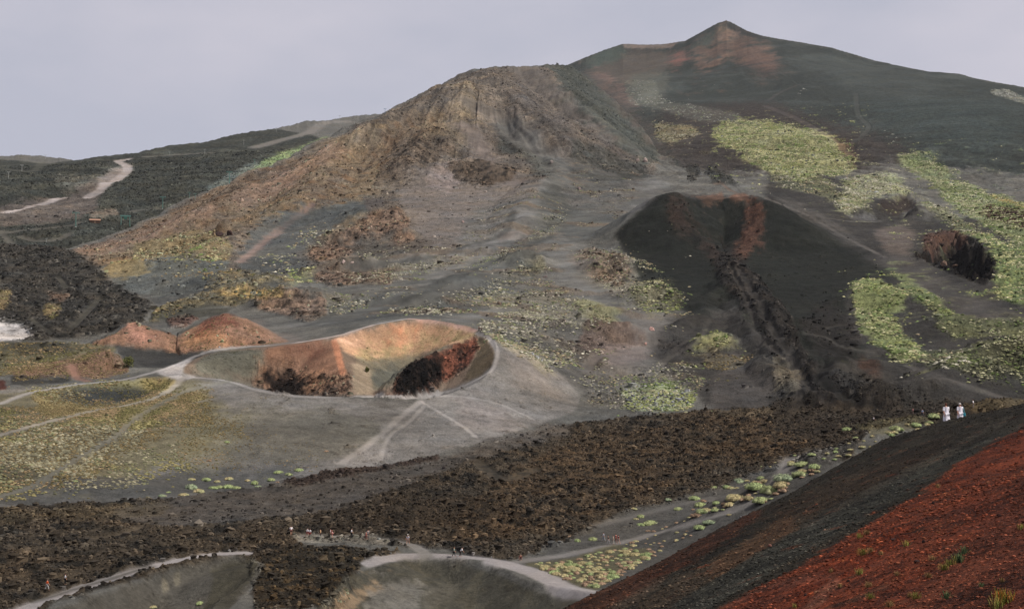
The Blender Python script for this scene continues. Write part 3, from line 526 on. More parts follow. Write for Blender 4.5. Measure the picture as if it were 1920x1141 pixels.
P([(310,598),(350,590),(375,598),(345,615),(320,612)], (92,70,62), .9, soft=2, rough=2.)
P([(290,585),(340,578),(440,578),(420,588),(370,595),(310,600),(275,605)], (70,68,60), .8, soft=3)
P([(340,635),(420,605),(430,650),(350,655)], (140,108,74), .4, soft=6, ragged=.7)
P([(-30,742),(-30,720),(8,712),(14,730),(0,745)], (92,52,44), .9, soft=2)
# far hills with their road
ONLY = L_LEFT
P([(-900,280),(800,200),(800,235),(660,245),(560,290),(430,350),(350,385),(250,430),(130,470),(-900,500)], (60,61,56), soft=3, rough=1.6, dmin=1000, mott=((68,69,63),50), ragged=.2)
P([(500,300),(640,245),(700,228),(690,235),(560,292),(450,340),(440,335)], (98,106,78), .85, soft=4, dmin=1000, mott=((122,124,88),14), ragged=.3)
P([(490,305),(620,255),(600,270),(470,328)], (106,124,82), .6, soft=3, dmin=1000)
P([(375,370),(440,325),(500,295),(480,320),(430,350)], (88,94,92), .8, soft=4, dmin=1000)
P([(640,246),(690,222),(715,216),(700,228),(655,243)], (128,112,106), .8, soft=2, dmin=1000)
P([(-60,400),(120,370),(200,330),(250,300),(235,330),(190,360),(180,400),(150,420),(-60,430)], (92,83,79), .85, soft=6, dmin=1000, rf=20, rough=.5)
P([(100,330),(190,330),(200,350),(110,365)], (92,88,80), .6, soft=6, dmin=1000)
W([(-60,418),(0,408),(60,393),(110,378),(170,366),(205,350),(235,325),(238,312),(222,303),(240,299)], (156,146,145), 12, .95, soft=6, dmin=1000)
P([(180,345),(205,322),(225,310),(235,318),(228,340),(200,352)], (126,116,112), .7, soft=4, ragged=.6, dmin=1000, rough=.15)
W([(480,276),(530,262),(580,248),(610,230),(650,228)], (128,122,118), 20, .85, soft=12, dmin=1000); W([(270,296),(320,292),(400,288)], (112,108,102), 8, .7, dmin=1000)
for l in ([(-20,442),(40,438),(110,430),(150,425)], [(0,440),(25,460)], [(40,446),(80,458),(110,455),(130,445)], [(250,405),(300,398)]): W(l, (104,98,92), 6, .6, soft=4, dmin=700)
P([(160,405),(215,398),(225,412),(170,420)], (110,96,86), .7, soft=3, dmin=900)
W([(10,318),(60,322),(80,305)], (92,90,80), 10, .5, soft=8, dmin=1200)
# -- great crater
ONLY = None
P([(-200,742),(150,722),(340,700),(480,728),(600,744),(790,752),(930,690),(935,650),(960,650),(1030,680),(1090,742),(1080,770),(1000,800),(900,830),(780,860),(700,880),(560,895),(330,935),(0,950),(-200,960)], (107,103,101), soft=3, rf=10, ragged=.2, dmax=520)
P([(380,760),(640,770),(760,800),(700,840),(560,870),(420,880),(360,830)], (98,94,86), .8, soft=16)
P([(-200,900),(200,890),(400,880),(560,870),(560,895),(330,935),(0,950),(-200,960)], (78,77,75), .8, soft=12)
P([(930,650),(980,655),(1050,700),(1085,742),(1000,740),(950,700)], (116,108,104), .8, soft=12)
P([(905,625),(970,645),(1050,700),(1020,700),(960,655)], (132,122,98), .6, soft=5, ragged=.6, plants=(.25,'pale',.4))
P([(860,730),(1000,790),(960,810),(860,800)], (112,104,102), .6, soft=12); P([(640,745),(790,750),(785,765),(720,765)], (84,80,76), .7, soft=5)
P([(-200,745),(40,735),(70,745),(180,766),(300,740),(335,705),(400,720),(420,800),(360,860),(200,900),(-200,920)], (104,97,76), .85, soft=14, rf=8, plants=None)
P([(0,760),(120,770),(330,730),(400,730),(400,790),(230,850),(160,900),(0,930),(-100,900)], None, soft=6, plants=[(1.5,'gold',.5)], rf=8)
P([(-100,790),(240,790),(300,800),(200,850),(130,890),(20,930),(-100,930)], (80,76,62), .6, soft=8, plants=[(1.0,'cream',.8),(.8,'gold',.5)], rf=8)
P([(60,740),(200,765),(330,735),(400,740),(330,780),(200,800),(80,780)], (138,122,80), .7, soft=7, plants=(2.,'gold',.42), rf=8)
P([(160,850),(330,830),(360,880),(250,910),(100,925)], None, plants=(.7,'cream',.6)); P([(400,760),(500,800),(620,830),(600,880),(400,880)], None, plants=(.35,'gold',.32)); P([(380,770),(480,780),(420,880),(300,880)], (112,106,84), .5, soft=14, plants=(.9,'gold',.4))
P([(60,735),(130,722),(220,714),(300,706),(325,712),(300,738),(250,755),(180,764),(110,757)], (116,110,80), .9, soft=2.5, plants=(1.2,'gold',.5))
P([(50,728),(220,712),(230,725),(100,750),(60,742)], None, plants=(1.,'cream',.6))
P([(105,735),(170,727),(250,728),(292,735),(250,752),(170,760),(115,750)], (66,68,69), .95, soft=4, ragged=.2)
P([(260,705),(335,705),(325,728),(290,735),(265,720)], (134,118,76), .8, soft=4)
# inside
P(RIM2 := [(343,700),(348,682),(384,664),(440,655),(540,646),(628,633),(700,613),(765,601),(830,608),(893,623),(913,634),(928,655),(923,683),(900,704),(850,727),(800,739),(785,741),(700,741),(600,741),(540,738),(480,724),(430,712)], (112,96,84), soft=1.5, ragged=0, dmin=400, dmax=570)
P([(345,700),(385,666),(440,656),(490,655),(500,680),(470,710),(430,712)], (100,98,88), .95, soft=5, ragged=.3, rf=6, dmin=400, dmax=570, plants=(.2,'olive',.4))
P([(500,650),(628,634),(640,660),(650,700),(600,715),(540,700),(490,690)], (128,94,76), .9, soft=6, ragged=.3, rf=6, dmin=400, dmax=570)
P([(530,652),(620,640),(600,675),(560,690),(535,680)], (118,76,62), .6, soft=7, dmin=400, dmax=570)
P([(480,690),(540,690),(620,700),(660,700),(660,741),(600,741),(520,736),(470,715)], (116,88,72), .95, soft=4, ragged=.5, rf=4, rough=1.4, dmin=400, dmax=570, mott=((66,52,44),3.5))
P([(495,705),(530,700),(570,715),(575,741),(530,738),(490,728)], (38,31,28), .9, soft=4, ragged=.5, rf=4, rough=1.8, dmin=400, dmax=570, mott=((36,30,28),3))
P([(620,634),(632,632),(640,660),(650,700),(640,705),(628,670)], (170,112,84), .75, soft=2.5, dmin=400, dmax=570)
P([(628,634),(700,613),(765,601),(830,608),(893,623),(880,640),(800,655),(720,680),(680,675),(645,660)], (160,124,98), .95, soft=3, ragged=.3, rf=5, dmin=400, dmax=575)
P([(705,613),(765,600),(825,607),(800,625),(740,640),(725,625)], (172,108,80), .8, soft=5, dmin=400, dmax=575); P([(626,634),(700,614),(715,630),(690,640),(650,650)], (188,150,130), .7, soft=6, dmin=400, dmax=575)
P([(660,660),(740,648),(790,634),(830,618),(893,624),(890,632),(830,645),(740,680),(680,680)], (138,122,88), .85, soft=5, ragged=.5, rf=4, dmin=400, dmax=575, plants=(.3,'gold',.4))
P([(660,668),(700,675),(790,665),(885,632),(893,636),(800,668),(760,700),(730,725),(695,730),(690,700)], (104,98,84), .85, soft=4, ragged=.3, rf=5, dmin=400, dmax=570)
P([(668,672),(695,690),(700,741),(665,741),(660,700)], (134,118,100), .85, soft=4, dmin=400, dmax=570); P([(695,740),(735,735),(745,741),(690,742)], (150,120,106), .7, soft=2, ragged=.5, dmin=400, dmax=570)
P([(700,690),(760,690),(740,710),(700,730)], (84,86,82), .7, soft=5, dmin=400, dmax=570)
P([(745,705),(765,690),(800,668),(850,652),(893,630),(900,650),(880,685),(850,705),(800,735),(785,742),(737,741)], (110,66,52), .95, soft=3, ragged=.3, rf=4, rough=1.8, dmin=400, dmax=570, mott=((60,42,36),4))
P([(737,741),(750,700),(790,672),(830,668),(830,710),(800,735),(785,742)], (26,23,21), .95, soft=4, ragged=.5, rf=4, rough=2.2, dmin=400, dmax=570, mott=((70,56,48),3,.5))  # shadow on the left-facing rock wall, put into the colour
P([(893,630),(912,634),(926,655),(921,683),(900,702),(870,715),(880,690),(900,655)], (92,80,64), .95, soft=3, dmin=400, dmax=570)
# paths on the crater
PC = (152,146,146)
W([(0,757),(50,738),(100,728),(150,720),(220,713),(280,700),(340,680),(365,668),(400,657),(450,651),(520,646),(560,641),(628,630),(700,609),(765,597)], PC, 2.6, .85, soft=2, dmax=560)
P([(290,698),(340,678),(365,672),(345,688),(342,702),(385,708),(330,712)], (150,144,144), .9, soft=3, ragged=.1, dmax=560)
W([(340,704),(380,708),(430,714),(480,730),(540,741),(600,744),(700,744),(785,745),(810,741),(850,730),(900,708),(925,688),(932,655),(915,632),(895,624)], (146,140,139), 1.8, .9, soft=1.2, dmax=560)
W([(765,597),(830,604),(893,620)], (190,150,140), 1.6, .8, dmax=575); W([(560,641),(628,630),(700,609)], (196,170,160), 1.6, .6, dmax=575)
W([(345,706),(320,730),(290,746),(240,758),(150,775),(0,815)], (150,142,136), 2.6, .75, soft=2); W([(430,714),(395,722),(345,735),(260,780),(220,815),(160,850),(60,910),(0,930)], (120,116,108), 3, .7, soft=3)
W([(790,752),(760,775),(720,810),(690,835),(640,868)], (150,143,141), 2.4, .6, soft=1.8, ragged=.6); W([(790,752),(830,775),(870,800),(895,820)], (150,143,141), 1.6, .6, soft=1.2, ragged=.5); W([(790,748),(850,742),(930,755),(1000,785)], (142,136,134), 1.4, .6, soft=1.2, ragged=.5)
W([(800,757),(770,790),(730,820),(715,865)], (134,128,126), 1.4, .7, soft=1.2, ragged=.4); P([(640,850),(740,830),(720,870),(640,880)], (128,122,120), .5, soft=8)
W([(480,735),(420,745),(360,755)], (124,118,113), 1.2, .6, soft=1.)
W([(470,600),(520,625),(545,640),(500,650)], (112,98,92), 8, .4, soft=6)
# -- lava flow below
P([(-200,965),(0,952),(200,940),(330,935),(400,925),(560,905),(620,885),(800,870),(900,840),(1000,810),(1100,790),(1220,780),(1330,768),(1480,765),(1700,770),(2300,770),(2300,900),(1640,800),(1590,860),(1480,870),(1400,900),(1250,945),(1180,960),(1100,1000),(1000,1040),(960,1050),(900,1045),(840,1030),(780,1025),(560,1010),(560,1045),(680,1050),(640,1141),(480,1141),(470,1060),(440,1040),(340,1062),(100,1130),(60,1200),(-200,1200)], (76,66,55), soft=3, ragged=.6, rf=8, rough=1.3, dmax=620, mott=((50,46,41),7))
P([(400,925),(560,905),(780,868),(1000,800),(1060,790),(1080,815),(900,860),(700,935),(620,960),(480,975),(300,990),(200,960)], (84,79,76), .75, soft=6, ragged=.6, rf=8, rough=.4, dmax=560)
P([(520,905),(640,880),(730,872),(820,855),(830,862),(700,885),(560,912)], (66,54,48), .9, soft=2.5, ragged=.6, rf=4, rough=1.3)
P([(0,960),(200,945),(330,945),(300,965),(0,985)], (84,74,58), .5, soft=5, ragged=.7, rf=5)
P([(1060,830),(1300,790),(1500,780),(1620,790),(1500,850),(1300,900),(1150,950),(1000,1000),(900,1030),(820,1010),(900,930)], (88,70,52), .6, soft=10, ragged=.6, rf=7, rough=1.3, mott=((42,37,31),4))
P([(560,1000),(700,1000),(900,990),(960,960),(800,900),(640,950)], (64,54,44), .5, soft=8, ragged=.6, rf=5)
P([(480,1050),(560,1020),(760,1035),(700,1050),(650,1080),(620,1141),(480,1141)], (54,48,40), .9, soft=3, ragged=.5, rf=4, rough=1.2, mott=((82,66,46),3))
P([(1330,770),(1480,765),(1600,765),(1620,780),(1500,785),(1360,785)], (92,80,64), .5, soft=3, ragged=.7, rf=5)
P([(1450,745),(1700,760),(1900,748),(1900,800),(1600,800),(1560,850),(1450,800)], (62,54,46), .8, soft=5, ragged=.6, rf=6, rough=1.1)
W([(180,1010),(240,1000),(280,980)], (92,80,66), 2, .6); W([(900,870),(950,900),(1000,880)], (84,78,68), 4, .3)
# grey ash tongue with shrubs under the dark slope
P([(960,1050),(1000,1040),(1100,995),(1180,955),(1250,945),(1400,895),(1480,860),(1500,850),(1620,830),(1500,920),(1300,1030),(1090,1130),(1050,1090),(1000,1062)], (82,79,76), .95, soft=3, ragged=.25, rf=6, dmax=480)
W([(975,1052),(1060,1040),(1130,1025),(1200,1008),(1280,985),(1350,965),(1400,945),(1450,915),(1470,880),(1478,860)], (128,122,120), 3.4, .85, soft=2.5, dmax=480)
W([(1120,985),(1200,965),(1300,940),(1380,925)], (104,99,96), 3, .6, soft=3, dmax=480)
P([(980,1055),(1060,1050),(1150,1020),(1230,1030),(1090,1125),(1050,1085)], (96,90,66), .7, soft=4, ragged=.5, rf=4)
P([(1590,800),(1640,790),(1720,780),(1760,790),(1640,820)], (100,92,66), .6, soft=3, ragged=.7, rf=4); P([(1800,765),(1925,735),(1990,735),(1990,760),(1830,775)], (96,84,62), .65, soft=3, ragged=.5, rf=4, dmax=420)
# near crater: pale rim path, dark inner walls
NP = (146,139,140)
W([(20,1156),(60,1136),(150,1103),(240,1075),(330,1052),(400,1039),(462,1036)], NP, 3.2, .97, soft=.8, dmax=330, ragged=.1)
W([(690,1056),(740,1042),(800,1039),(860,1042),(940,1052),(1000,1072),(1055,1098),(1095,1118)], NP, 2.8, .97, soft=.8, dmax=330, ragged=.1)
W([(930,1053),(1000,1072),(1055,1098),(1095,1118)], NP, 5.0, .95, soft=1.2, dmax=330, ragged=.1)
W([(800,1040),(790,1030),(765,1019),(700,1009),(640,1005),(570,1006)], (132,127,124), 2.8, .9, soft=1.2, dmax=330, ragged=.4)
P([(100,1143),(200,1111),(330,1071),(420,1048),(470,1048),(500,1062),(470,1100),(430,1141),(440,1330,160),(-40,1330,160),(40,1165,216)], (86,82,76), .95, soft=2, ragged=.1, dmax=330)
P([(390,1060),(470,1050),(480,1075),(430,1141),(380,1141),(400,1090)], (72,68,56), .7, soft=4, ragged=.5); P([(300,1085),(312,1080),(320,1105),(305,1110)], (128,118,100), .6, soft=2); P([(325,1075),(340,1072),(338,1090),(330,1105)], (118,110,94), .5, soft=2)
P([(540,1004),(700,1004),(770,1022),(690,1020),(560,1016)], (112,106,98), .8, soft=2.5, dmax=330)
P([(600,1141),(640,1095),(690,1064),(760,1050),(860,1054),(930,1074),(990,1102),(1060,1124),(1130,1150,222),(1260,1200,204),(1300,1330,160),(540,1330,160)], (80,77,69), .95, soft=2, ragged=.1, dmax=330, mott=((92,86,72),5,.6))
P([(640,1120),(700,1092),(730,1095),(690,1120),(640,1160),(600,1160)], (134,112,90), .8, soft=4, ragged=.8, rf=4, dmax=330)
P([(690,1110),(740,1085),(775,1085),(800,1100),(780,1150),(700,1160),(680,1130)], (116,111,106), .7, soft=5, ragged=.8, rf=4, dmax=330)
P([(780,1110),(880,1090),(860,1110),(800,1150)], (104,98,88), .5, soft=5, ragged=.5, dmax=330)
W([(60,1128),(200,1086),(280,1062)], (60,56,48), 1.5, .5)
# ------------------------------------------------------------------ the near slope of black and red cinders
ZF = EF * D2
ZF += .35 * fbm((X * .87 - Y * .5) / 6, (X * .5 + Y * .87) / 40, 4, 301, .55) * sst(D2, 10, 60)
ZBASE = Z.copy()
ISF = sst(ZF - ZBASE, -.05, .15) * (D2 < 190)
ZPB = ZP; ZP = np.where(D2 < 190, np.maximum(ZF, ZP), ZP)
FW = dict(dmin=9, dmax=150)
s_, m_ = (slice(0, int(rowf(190))), slice(0, NA)), None
C[s_] = C[s_] * (1 - ISF[s_][..., None]) + np.array((62, 57, 49), np.float32) * ISF[s_][..., None]
RG[s_] *= (1 - ISF[s_])
P([(1040,1150),(1100,1118),(1300,1017),(1420,955),(1430,965),(1320,1040),(1150,1141),(1120,1160)], (92,58,44), .85, soft=5, ragged=.6, rf=2, seed=1, **FW)
P([(1120,1150),(1250,1075),(1250,1090),(1150,1160)], (96,80,68), .7, soft=4, ragged=.6, rf=2, seed=2, **FW)
P([(1180,1141),(1350,1040),(1460,975),(1640,885),(1640,905),(1500,985),(1400,1050),(1260,1150)], (92,76,62), .6, soft=6, ragged=.7, rf=1.5, seed=3, **FW)
P([(1440,960),(1560,900),(1700,850),(1800,810),(1760,850),(1600,930),(1480,980)], (70,58,47), .8, soft=6, ragged=.5, rf=2, seed=4, **FW)
P([(1330,1060),(1480,960),(1500,990),(1400,1060),(1330,1100)], (98,72,54), .7, soft=6, ragged=.7, rf=2, seed=5, **FW)
P([(1250,1141),(1450,1020),(1640,920),(1920,790),(1920,800),(1640,960),(1350,1130),(1320,1150)], (72,71,65), .9, soft=4, ragged=.4, rf=2, seed=6, **FW)
P([(1500,985),(1700,880),(1900,775),(1905,782),(1710,890),(1510,995)], (90,84,76), .5, soft=3, ragged=.7, rf=1.5, seed=7, **FW)
P([(1340,1145),(1480,1072),(1630,985),(1720,925),(1800,868),(1880,822),(1960,780),(2400,600),(2500,1500),(1300,1700),(1200,1240)], (130,66,45), .97, soft=6, ragged=.8, rf=2.2, seed=8, mott=((98,54,42),2.5,.7), dmin=5, dmax=150)
P([(1700,1141),(1760,1060),(1860,990),(2000,900),(2200,1200),(1900,1500),(1600,1500)], (112,66,50), .6, soft=14, ragged=.5, rf=1, seed=9, dmin=5, dmax=60)
P([(1480,1110),(1560,1050),(1700,980),(1720,1000),(1600,1080),(1490,1141)], (128,54,30), .5, soft=8, ragged=.6, rf=1, seed=10, dmin=8, dmax=100)
P([(1500,1141),(1560,1080),(1580,1090),(1530,1150)], (124,90,78), .5, soft=5, ragged=.5, rf=1, seed=11, dmin=8, dmax=100)
q_ = (ISF * (D2 < 60) * sst(A2, math.radians(18), math.radians(21)))[..., None]; C[:] = C * (1 - q_) + np.array((112, 62, 46), np.float32) * q_
W([(1360,1141),(1450,1095),(1560,1080)], (112,72,58), 1.0, .4, soft=.8, dmin=8, dmax=100)
ZP = ZPB
def satm(k): return (np.eye(3) * k + (1 - k) * np.array([[.3], [.55], [.15]])).astype(np.float32)
SATM = satm(.92); K_LIGHT = 1.38
# ------------------------------------------------------------------ relief: rubble, gullies, ash ripples
sc_ = np.clip(D2 / 450, .6, 3)
rub = fbm(X / 3.6, Y / 3.6, 3, 401, .55, True) * .55 + fbm(X / 11, Y / 11, 3, 402, .5) * .8
far = fbm(X / 18, Y / 18, 3, 403, .55, True) * 1.3
relief = np.where(D2 < 620, rub, 0) * (1 - sst(D2, 480, 760)) + far * sst(D2, 480, 760)
SMA = vis(905, 128, 150); SM = streaks(905, 128, 0, 13, 260, 411); SS = streaks(1362, 40, 0, 16, 500, 415, dmin=2000); APX = vis(1362, 42, 2000)
mMain = sst(D2, 1000, 1300) * (D2 < 1850)
BLW = BLOCK.copy()
for ax in (0, 1):
    kk = 14; q = np.cumsum(np.pad(BLW, [(kk + 1, kk) if ax == 0 else (0, 0), (kk + 1, kk) if ax == 1 else (0, 0)], mode='edge'), axis=ax); BLW = (q[2 * kk + 1:] - q[:-2 * kk - 1]) / (2 * kk + 1) if ax == 0 else (q[:, 2 * kk + 1:] - q[:, :-2 * kk - 1]) / (2 * kk + 1)
BLW = np.clip(BLW * 3.5, 0, 1)
SM2 = streaks(880, 140, 0, 34, 160, 421); apd = sst(np.hypot(X - SMA[0], Y - SMA[1]), 20, 260); SM = SM * apd; SM2 = SM2 * apd
WL = (EL > np.maximum(EM, ES)) & (D2 > 1050) & (D2 < 2600)
disp = RG * (1 - BLW * (D2 > 900)) * relief * (1 - .4 * sst(D2, 500, 900)) + mMain * (5.5 * SM + 2.2 * SM2 + 5 * fbm(X / 90, Y / 90, 3, 422, .5, True)) * sst(D2, 1050, 1250) * sst(-D2, -1690, -1500)
disp += WL * (4 * fbm(X / 110, Y / 110, 4, 423, .55, True)) * sst(-D2, -1880, -1700) * (1 - BLW) + .12 * fbm(X / 5, Y / 5, 3, 404) * np.clip(D2 / 300, 0, 4)
SS *= sst(np.hypot(X - APX[0], Y - APX[1]), 60, 500)
disp += sst(D2, 1700, 2000) * 2.0 * SS * (A2 > 0)
Z = Z + disp
Z[:, :] = np.maximum(Z, -75 + 0 * Z)
Z[:, :] = np.where(D2 < 190, smax(Z, ZF + ISF * .05 * fbm(X / .5, Y / .5, 4, 405, .6, True), .12), Z)
# colour variation over several scales
v1 = fbm(X / 40, Y / 40, 4, 501, .6); v2 = fbm(X / 6, Y / 6, 4, 502, .65); v3 = fbm(X / 1.1, Y / 1.1, 3, 503, .7)
near_ = 1 - sst(D2, 120, 220)
farness = sst(D2, 380, 900)
rk = RG / (RG + .6) * (1 - ISF)
var = 1 + .10 * v1 * (1 - near_) + (.07 + .16 * rk) * v2 + (.05 + .2 * rk) * v3 * (1 - sst(D2, 420, 1000))
var += rk * .45 * fbm(X / (4 + 5 * farness), Y / (4 + 5 * farness), 4, 504, .75, True) * (1 - near_)
var += mMain * (.34 * SM + .34 * SM2) * (.25 + .75 * rk / .6) + sst(D2, 1700, 2000) * (.10 * SS + .12 * fbm(X / 120, Y / 120, 5, 512, .6)) * (A2 > 0)
hue = (.35 + .65 * rk)[..., None] * fbm(X / 28, Y / 28, 5, 513, .65)[..., None] * np.array((.13, .02, -.13), np.float32) * (1 - near_)[..., None]
C *= (1 + hue)
fs = fbm((X * .87 - Y * .5) / 1.6, (X * .5 + Y * .87) / 26, 5, 505, .65)
var += near_ * ISF * (.34 * fs + .42 * fbm(X / .30, Y / .55, 3, 506, .75) + .2 * fbm(X / 3, Y / 3, 3, 508))
# ash plains: soft light and dark drifts along the slope
ash = (1 - RG / (RG + .5)) * (D2 > 380) * (D2 < 1500)
var += ash * (.32 * fbm(X / 60 + Y / 160, Y / 24 - X / 60, 4, 507, .6) + .12 * fbm(X / 14 + Y / 60, Y / 8 - X / 20, 4, 509, .6))
def tone(c, p=.42):
    l = (c @ np.array([.3, .55, .15], np.float32))[..., None]; return c * np.clip((np.maximum(l, 12) / 88) ** p, .55, 1.45) * 1.06
C[:] = tone(C); C *= np.clip(var, .3, 2.1)[..., None]
C[:] = C @ SATM * (1 - ISF[..., None]) + C * ISF[..., None]; C[..., 2] *= .96; C[..., 1] *= .995; C[..., 0] *= 1.0

def lin(c): c = np.clip(np.asarray(c, np.float32) / 255, 0, 1); return np.where(c < .04045, c / 12.92, ((c + .055) / 1.055) ** 2.4)
ALB = lin(C) / K_LIGHT

# ------------------------------------------------------------------ building helpers
def attr_mat(name, rough=.95, grain=.0, scale=3., bump=0.):
    m = bpy.data.materials.new(name); m.use_nodes = True; t = m.node_tree; b = t.nodes['Principled BSDF']
    a = t.nodes.new('ShaderNodeAttribute'); a.attribute_name = 'col'
    b.inputs['Roughness'].default_value = rough; b.inputs['Specular IOR Level'].default_value = .12
    tc = t.nodes.new('ShaderNodeTexCoord'); n = t.nodes.new('ShaderNodeTexNoise'); n.inputs['Scale'].default_value = scale; n.inputs['Detail'].default_value = 6; n.inputs['Roughness'].default_value = .7
    t.links.new(tc.outputs['Object'], n.inputs['Vector'])
    mr = t.nodes.new('ShaderNodeMapRange'); mr.inputs[1].default_value = .3; mr.inputs[2].default_value = .7; mr.inputs[3].default_value = 1 - grain; mr.inputs[4].default_value = 1 + grain
    t.links.new(n.outputs['Fac'], mr.inputs[0])
    vm = t.nodes.new('ShaderNodeVectorMath'); vm.operation = 'SCALE'; t.links.new(a.outputs['Color'], vm.inputs[0]); t.links.new(mr.outputs[0], vm.inputs['Scale'])
    t.links.new(vm.outputs[0], b.inputs['Base Color'])
    if bump:
        bp = t.nodes.new('ShaderNodeBump'); bp.inputs['Distance'].default_value = bump; bp.inputs['Strength'].default_value = .8
        t.links.new(n.outputs['Fac'], bp.inputs['Height']); t.links.new(bp.outputs[0], b.inputs['Normal'])
    return m
def raw_mesh(name, co, faces_n, idx, col=None, mat=None, smooth=False):
    """co (n,3); idx flat vertex indices, faces_n vertices per face (constant)"""
    me = bpy.data.meshes.new(name); me.vertices.add(len(co)); me.vertices.foreach_set('co', np.asarray(co, np.float32).ravel())
    nf = len(idx) // faces_n; me.loops.add(len(idx)); me.polygons.add(nf)
    me.loops.foreach_set('vertex_index', np.asarray(idx, np.int32).ravel())
    me.polygons.foreach_set('loop_start', np.arange(0, nf * faces_n, faces_n, dtype=np.int32))
    me.polygons.foreach_set('use_smooth', np.full(nf, smooth))
    me.update(calc_edges=True)
    if col is not None:
        at = me.attributes.new('col', 'FLOAT_COLOR', 'POINT'); c4 = np.ones((len(co), 4), np.float32); c4[:, :3] = col; at.data.foreach_set('color', c4.ravel())
    if mat: me.materials.append(mat)
    return me
def link(name, me, parent=None):
    o = bpy.data.objects.new(name, me); COL.objects.link(o)
    if parent: o.parent = parent
    return o
def tag(o, label=None, cat=None, group=None, kind=None):
    if label: o['label'] = label
    if cat: o['category'] = cat
    if group: o['group'] = group
    if kind: o['kind'] = kind
    return o
ii = (np.arange(NR - 1)[:, None] * NA + np.arange(NA - 1)[None, :])
quads = np.stack([ii, ii + 1, ii + NA + 1, ii + NA], -1).reshape(-1)
def ground_mat():
    m = bpy.data.materials.new('volcanic_ground'); m.use_nodes = True; t = m.node_tree; b = t.nodes['Principled BSDF']; L = t.links.new
    a = t.nodes.new('ShaderNodeAttribute'); a.attribute_name = 'col'; g = t.nodes.new('ShaderNodeAttribute'); g.attribute_name = 'grain'
    b.inputs['Roughness'].default_value = .97; b.inputs['Specular IOR Level'].default_value = .08; tc = t.nodes.new('ShaderNodeTexCoord')
    def nz(sc, det, ro):
        n = t.nodes.new('ShaderNodeTexNoise'); n.inputs['Scale'].default_value = sc; n.inputs['Detail'].default_value = det; n.inputs['Roughness'].default_value = ro; L(tc.outputs['Object'], n.inputs['Vector']); return n
    def mth(op, x, y, z=None):
        n = t.nodes.new('ShaderNodeMath'); n.operation = op
        for i, v in enumerate((x, y, z)):
            if v is None: continue
            if isinstance(v, (int, float)): n.inputs[i].default_value = v
            else: L(v, n.inputs[i])
        return n.outputs[0]
    n1 = nz(.22, 11, .78); n2 = nz(1.3, 7, .75); n3 = nz(9., 4, .8); fi = t.nodes.new('ShaderNodeAttribute'); fi.attribute_name = 'fine'
    k = mth('MULTIPLY_ADD', n1.outputs['Fac'], 1., -.5); k2 = mth('MULTIPLY_ADD', n2.outputs['Fac'], 1., -.5)
    v = mth('MULTIPLY', mth('ADD', mth('MULTIPLY', k, 3.8), mth('MULTIPLY', k2, 3.2)), g.outputs['Fac'])
    v = mth('ADD', v, mth('MULTIPLY', mth('MULTIPLY_ADD', n3.outputs['Fac'], 1., -.5), mth('MULTIPLY', fi.outputs['Fac'], 4.5)))
    v = mth('MAXIMUM', mth('ADD', v, 1.), .18)
    sc = t.nodes.new('ShaderNodeVectorMath'); sc.operation = 'SCALE'; L(a.outputs['Color'], sc.inputs[0]); L(v, sc.inputs['Scale']); L(sc.outputs[0], b.inputs['Base Color'])
    bp = t.nodes.new('ShaderNodeBump'); bp.inputs['Distance'].default_value = 1.; bp.inputs['Strength'].default_value = 1.
    L(mth('MULTIPLY', mth('ADD', mth('MULTIPLY', n1.outputs['Fac'], 2.0), mth('ADD', mth('MULTIPLY', n2.outputs['Fac'], .35), mth('MULTIPLY', mth('MULTIPLY', n3.outputs['Fac'], fi.outputs['Fac']), .12))), g.outputs['Fac']), bp.inputs['Height']); L(bp.outputs[0], b.inputs['Normal'])
    return m
M_GROUND = ground_mat()
GRAIN = (.50 + .72 * rk + .50 * ISF + .30 * mMain * (1 - rk)) * (1 - .5 * sst(D2, 1800, 2100) * (A2 > .05)) * (1 - .6 * BLOCK)
gm = raw_mesh('ground', np.stack([X, Y, Z], -1).reshape(-1, 3), 4, quads, ALB.reshape(-1, 3), M_GROUND, True)
at_ = gm.attributes.new('grain', 'FLOAT', 'POINT'); at_.data.foreach_set('value', GRAIN.astype(np.float32).ravel())
at_ = gm.attributes.new('fine', 'FLOAT', 'POINT'); at_.data.foreach_set('value', (ISF * 1.2).astype(np.float32).ravel())
tag(link('ground', gm), kind='structure')
# a skirt of plain land all round, far below and behind, so the ground never ends in view
n_ = 48; ring = []
for r_, z_ in ((60., -45.), (2500., -50.), (5900., -70.)):
    for k in range(n_): a_ = math.radians(42) + (2 * PI - math.radians(84)) * k / (n_ - 1); ring.append((r_ * math.sin(a_), r_ * math.cos(a_), z_))
qi = [v for j in range(2) for k in range(n_ - 1) for v in (j * n_ + k, j * n_ + k + 1, (j + 1) * n_ + k + 1, (j + 1) * n_ + k)]
tag(link('terrain', raw_mesh('terrain', ring, 4, qi, np.tile(lin((90, 88, 84)) / 1.2, (len(ring), 1)), M_GROUND)), kind='structure')

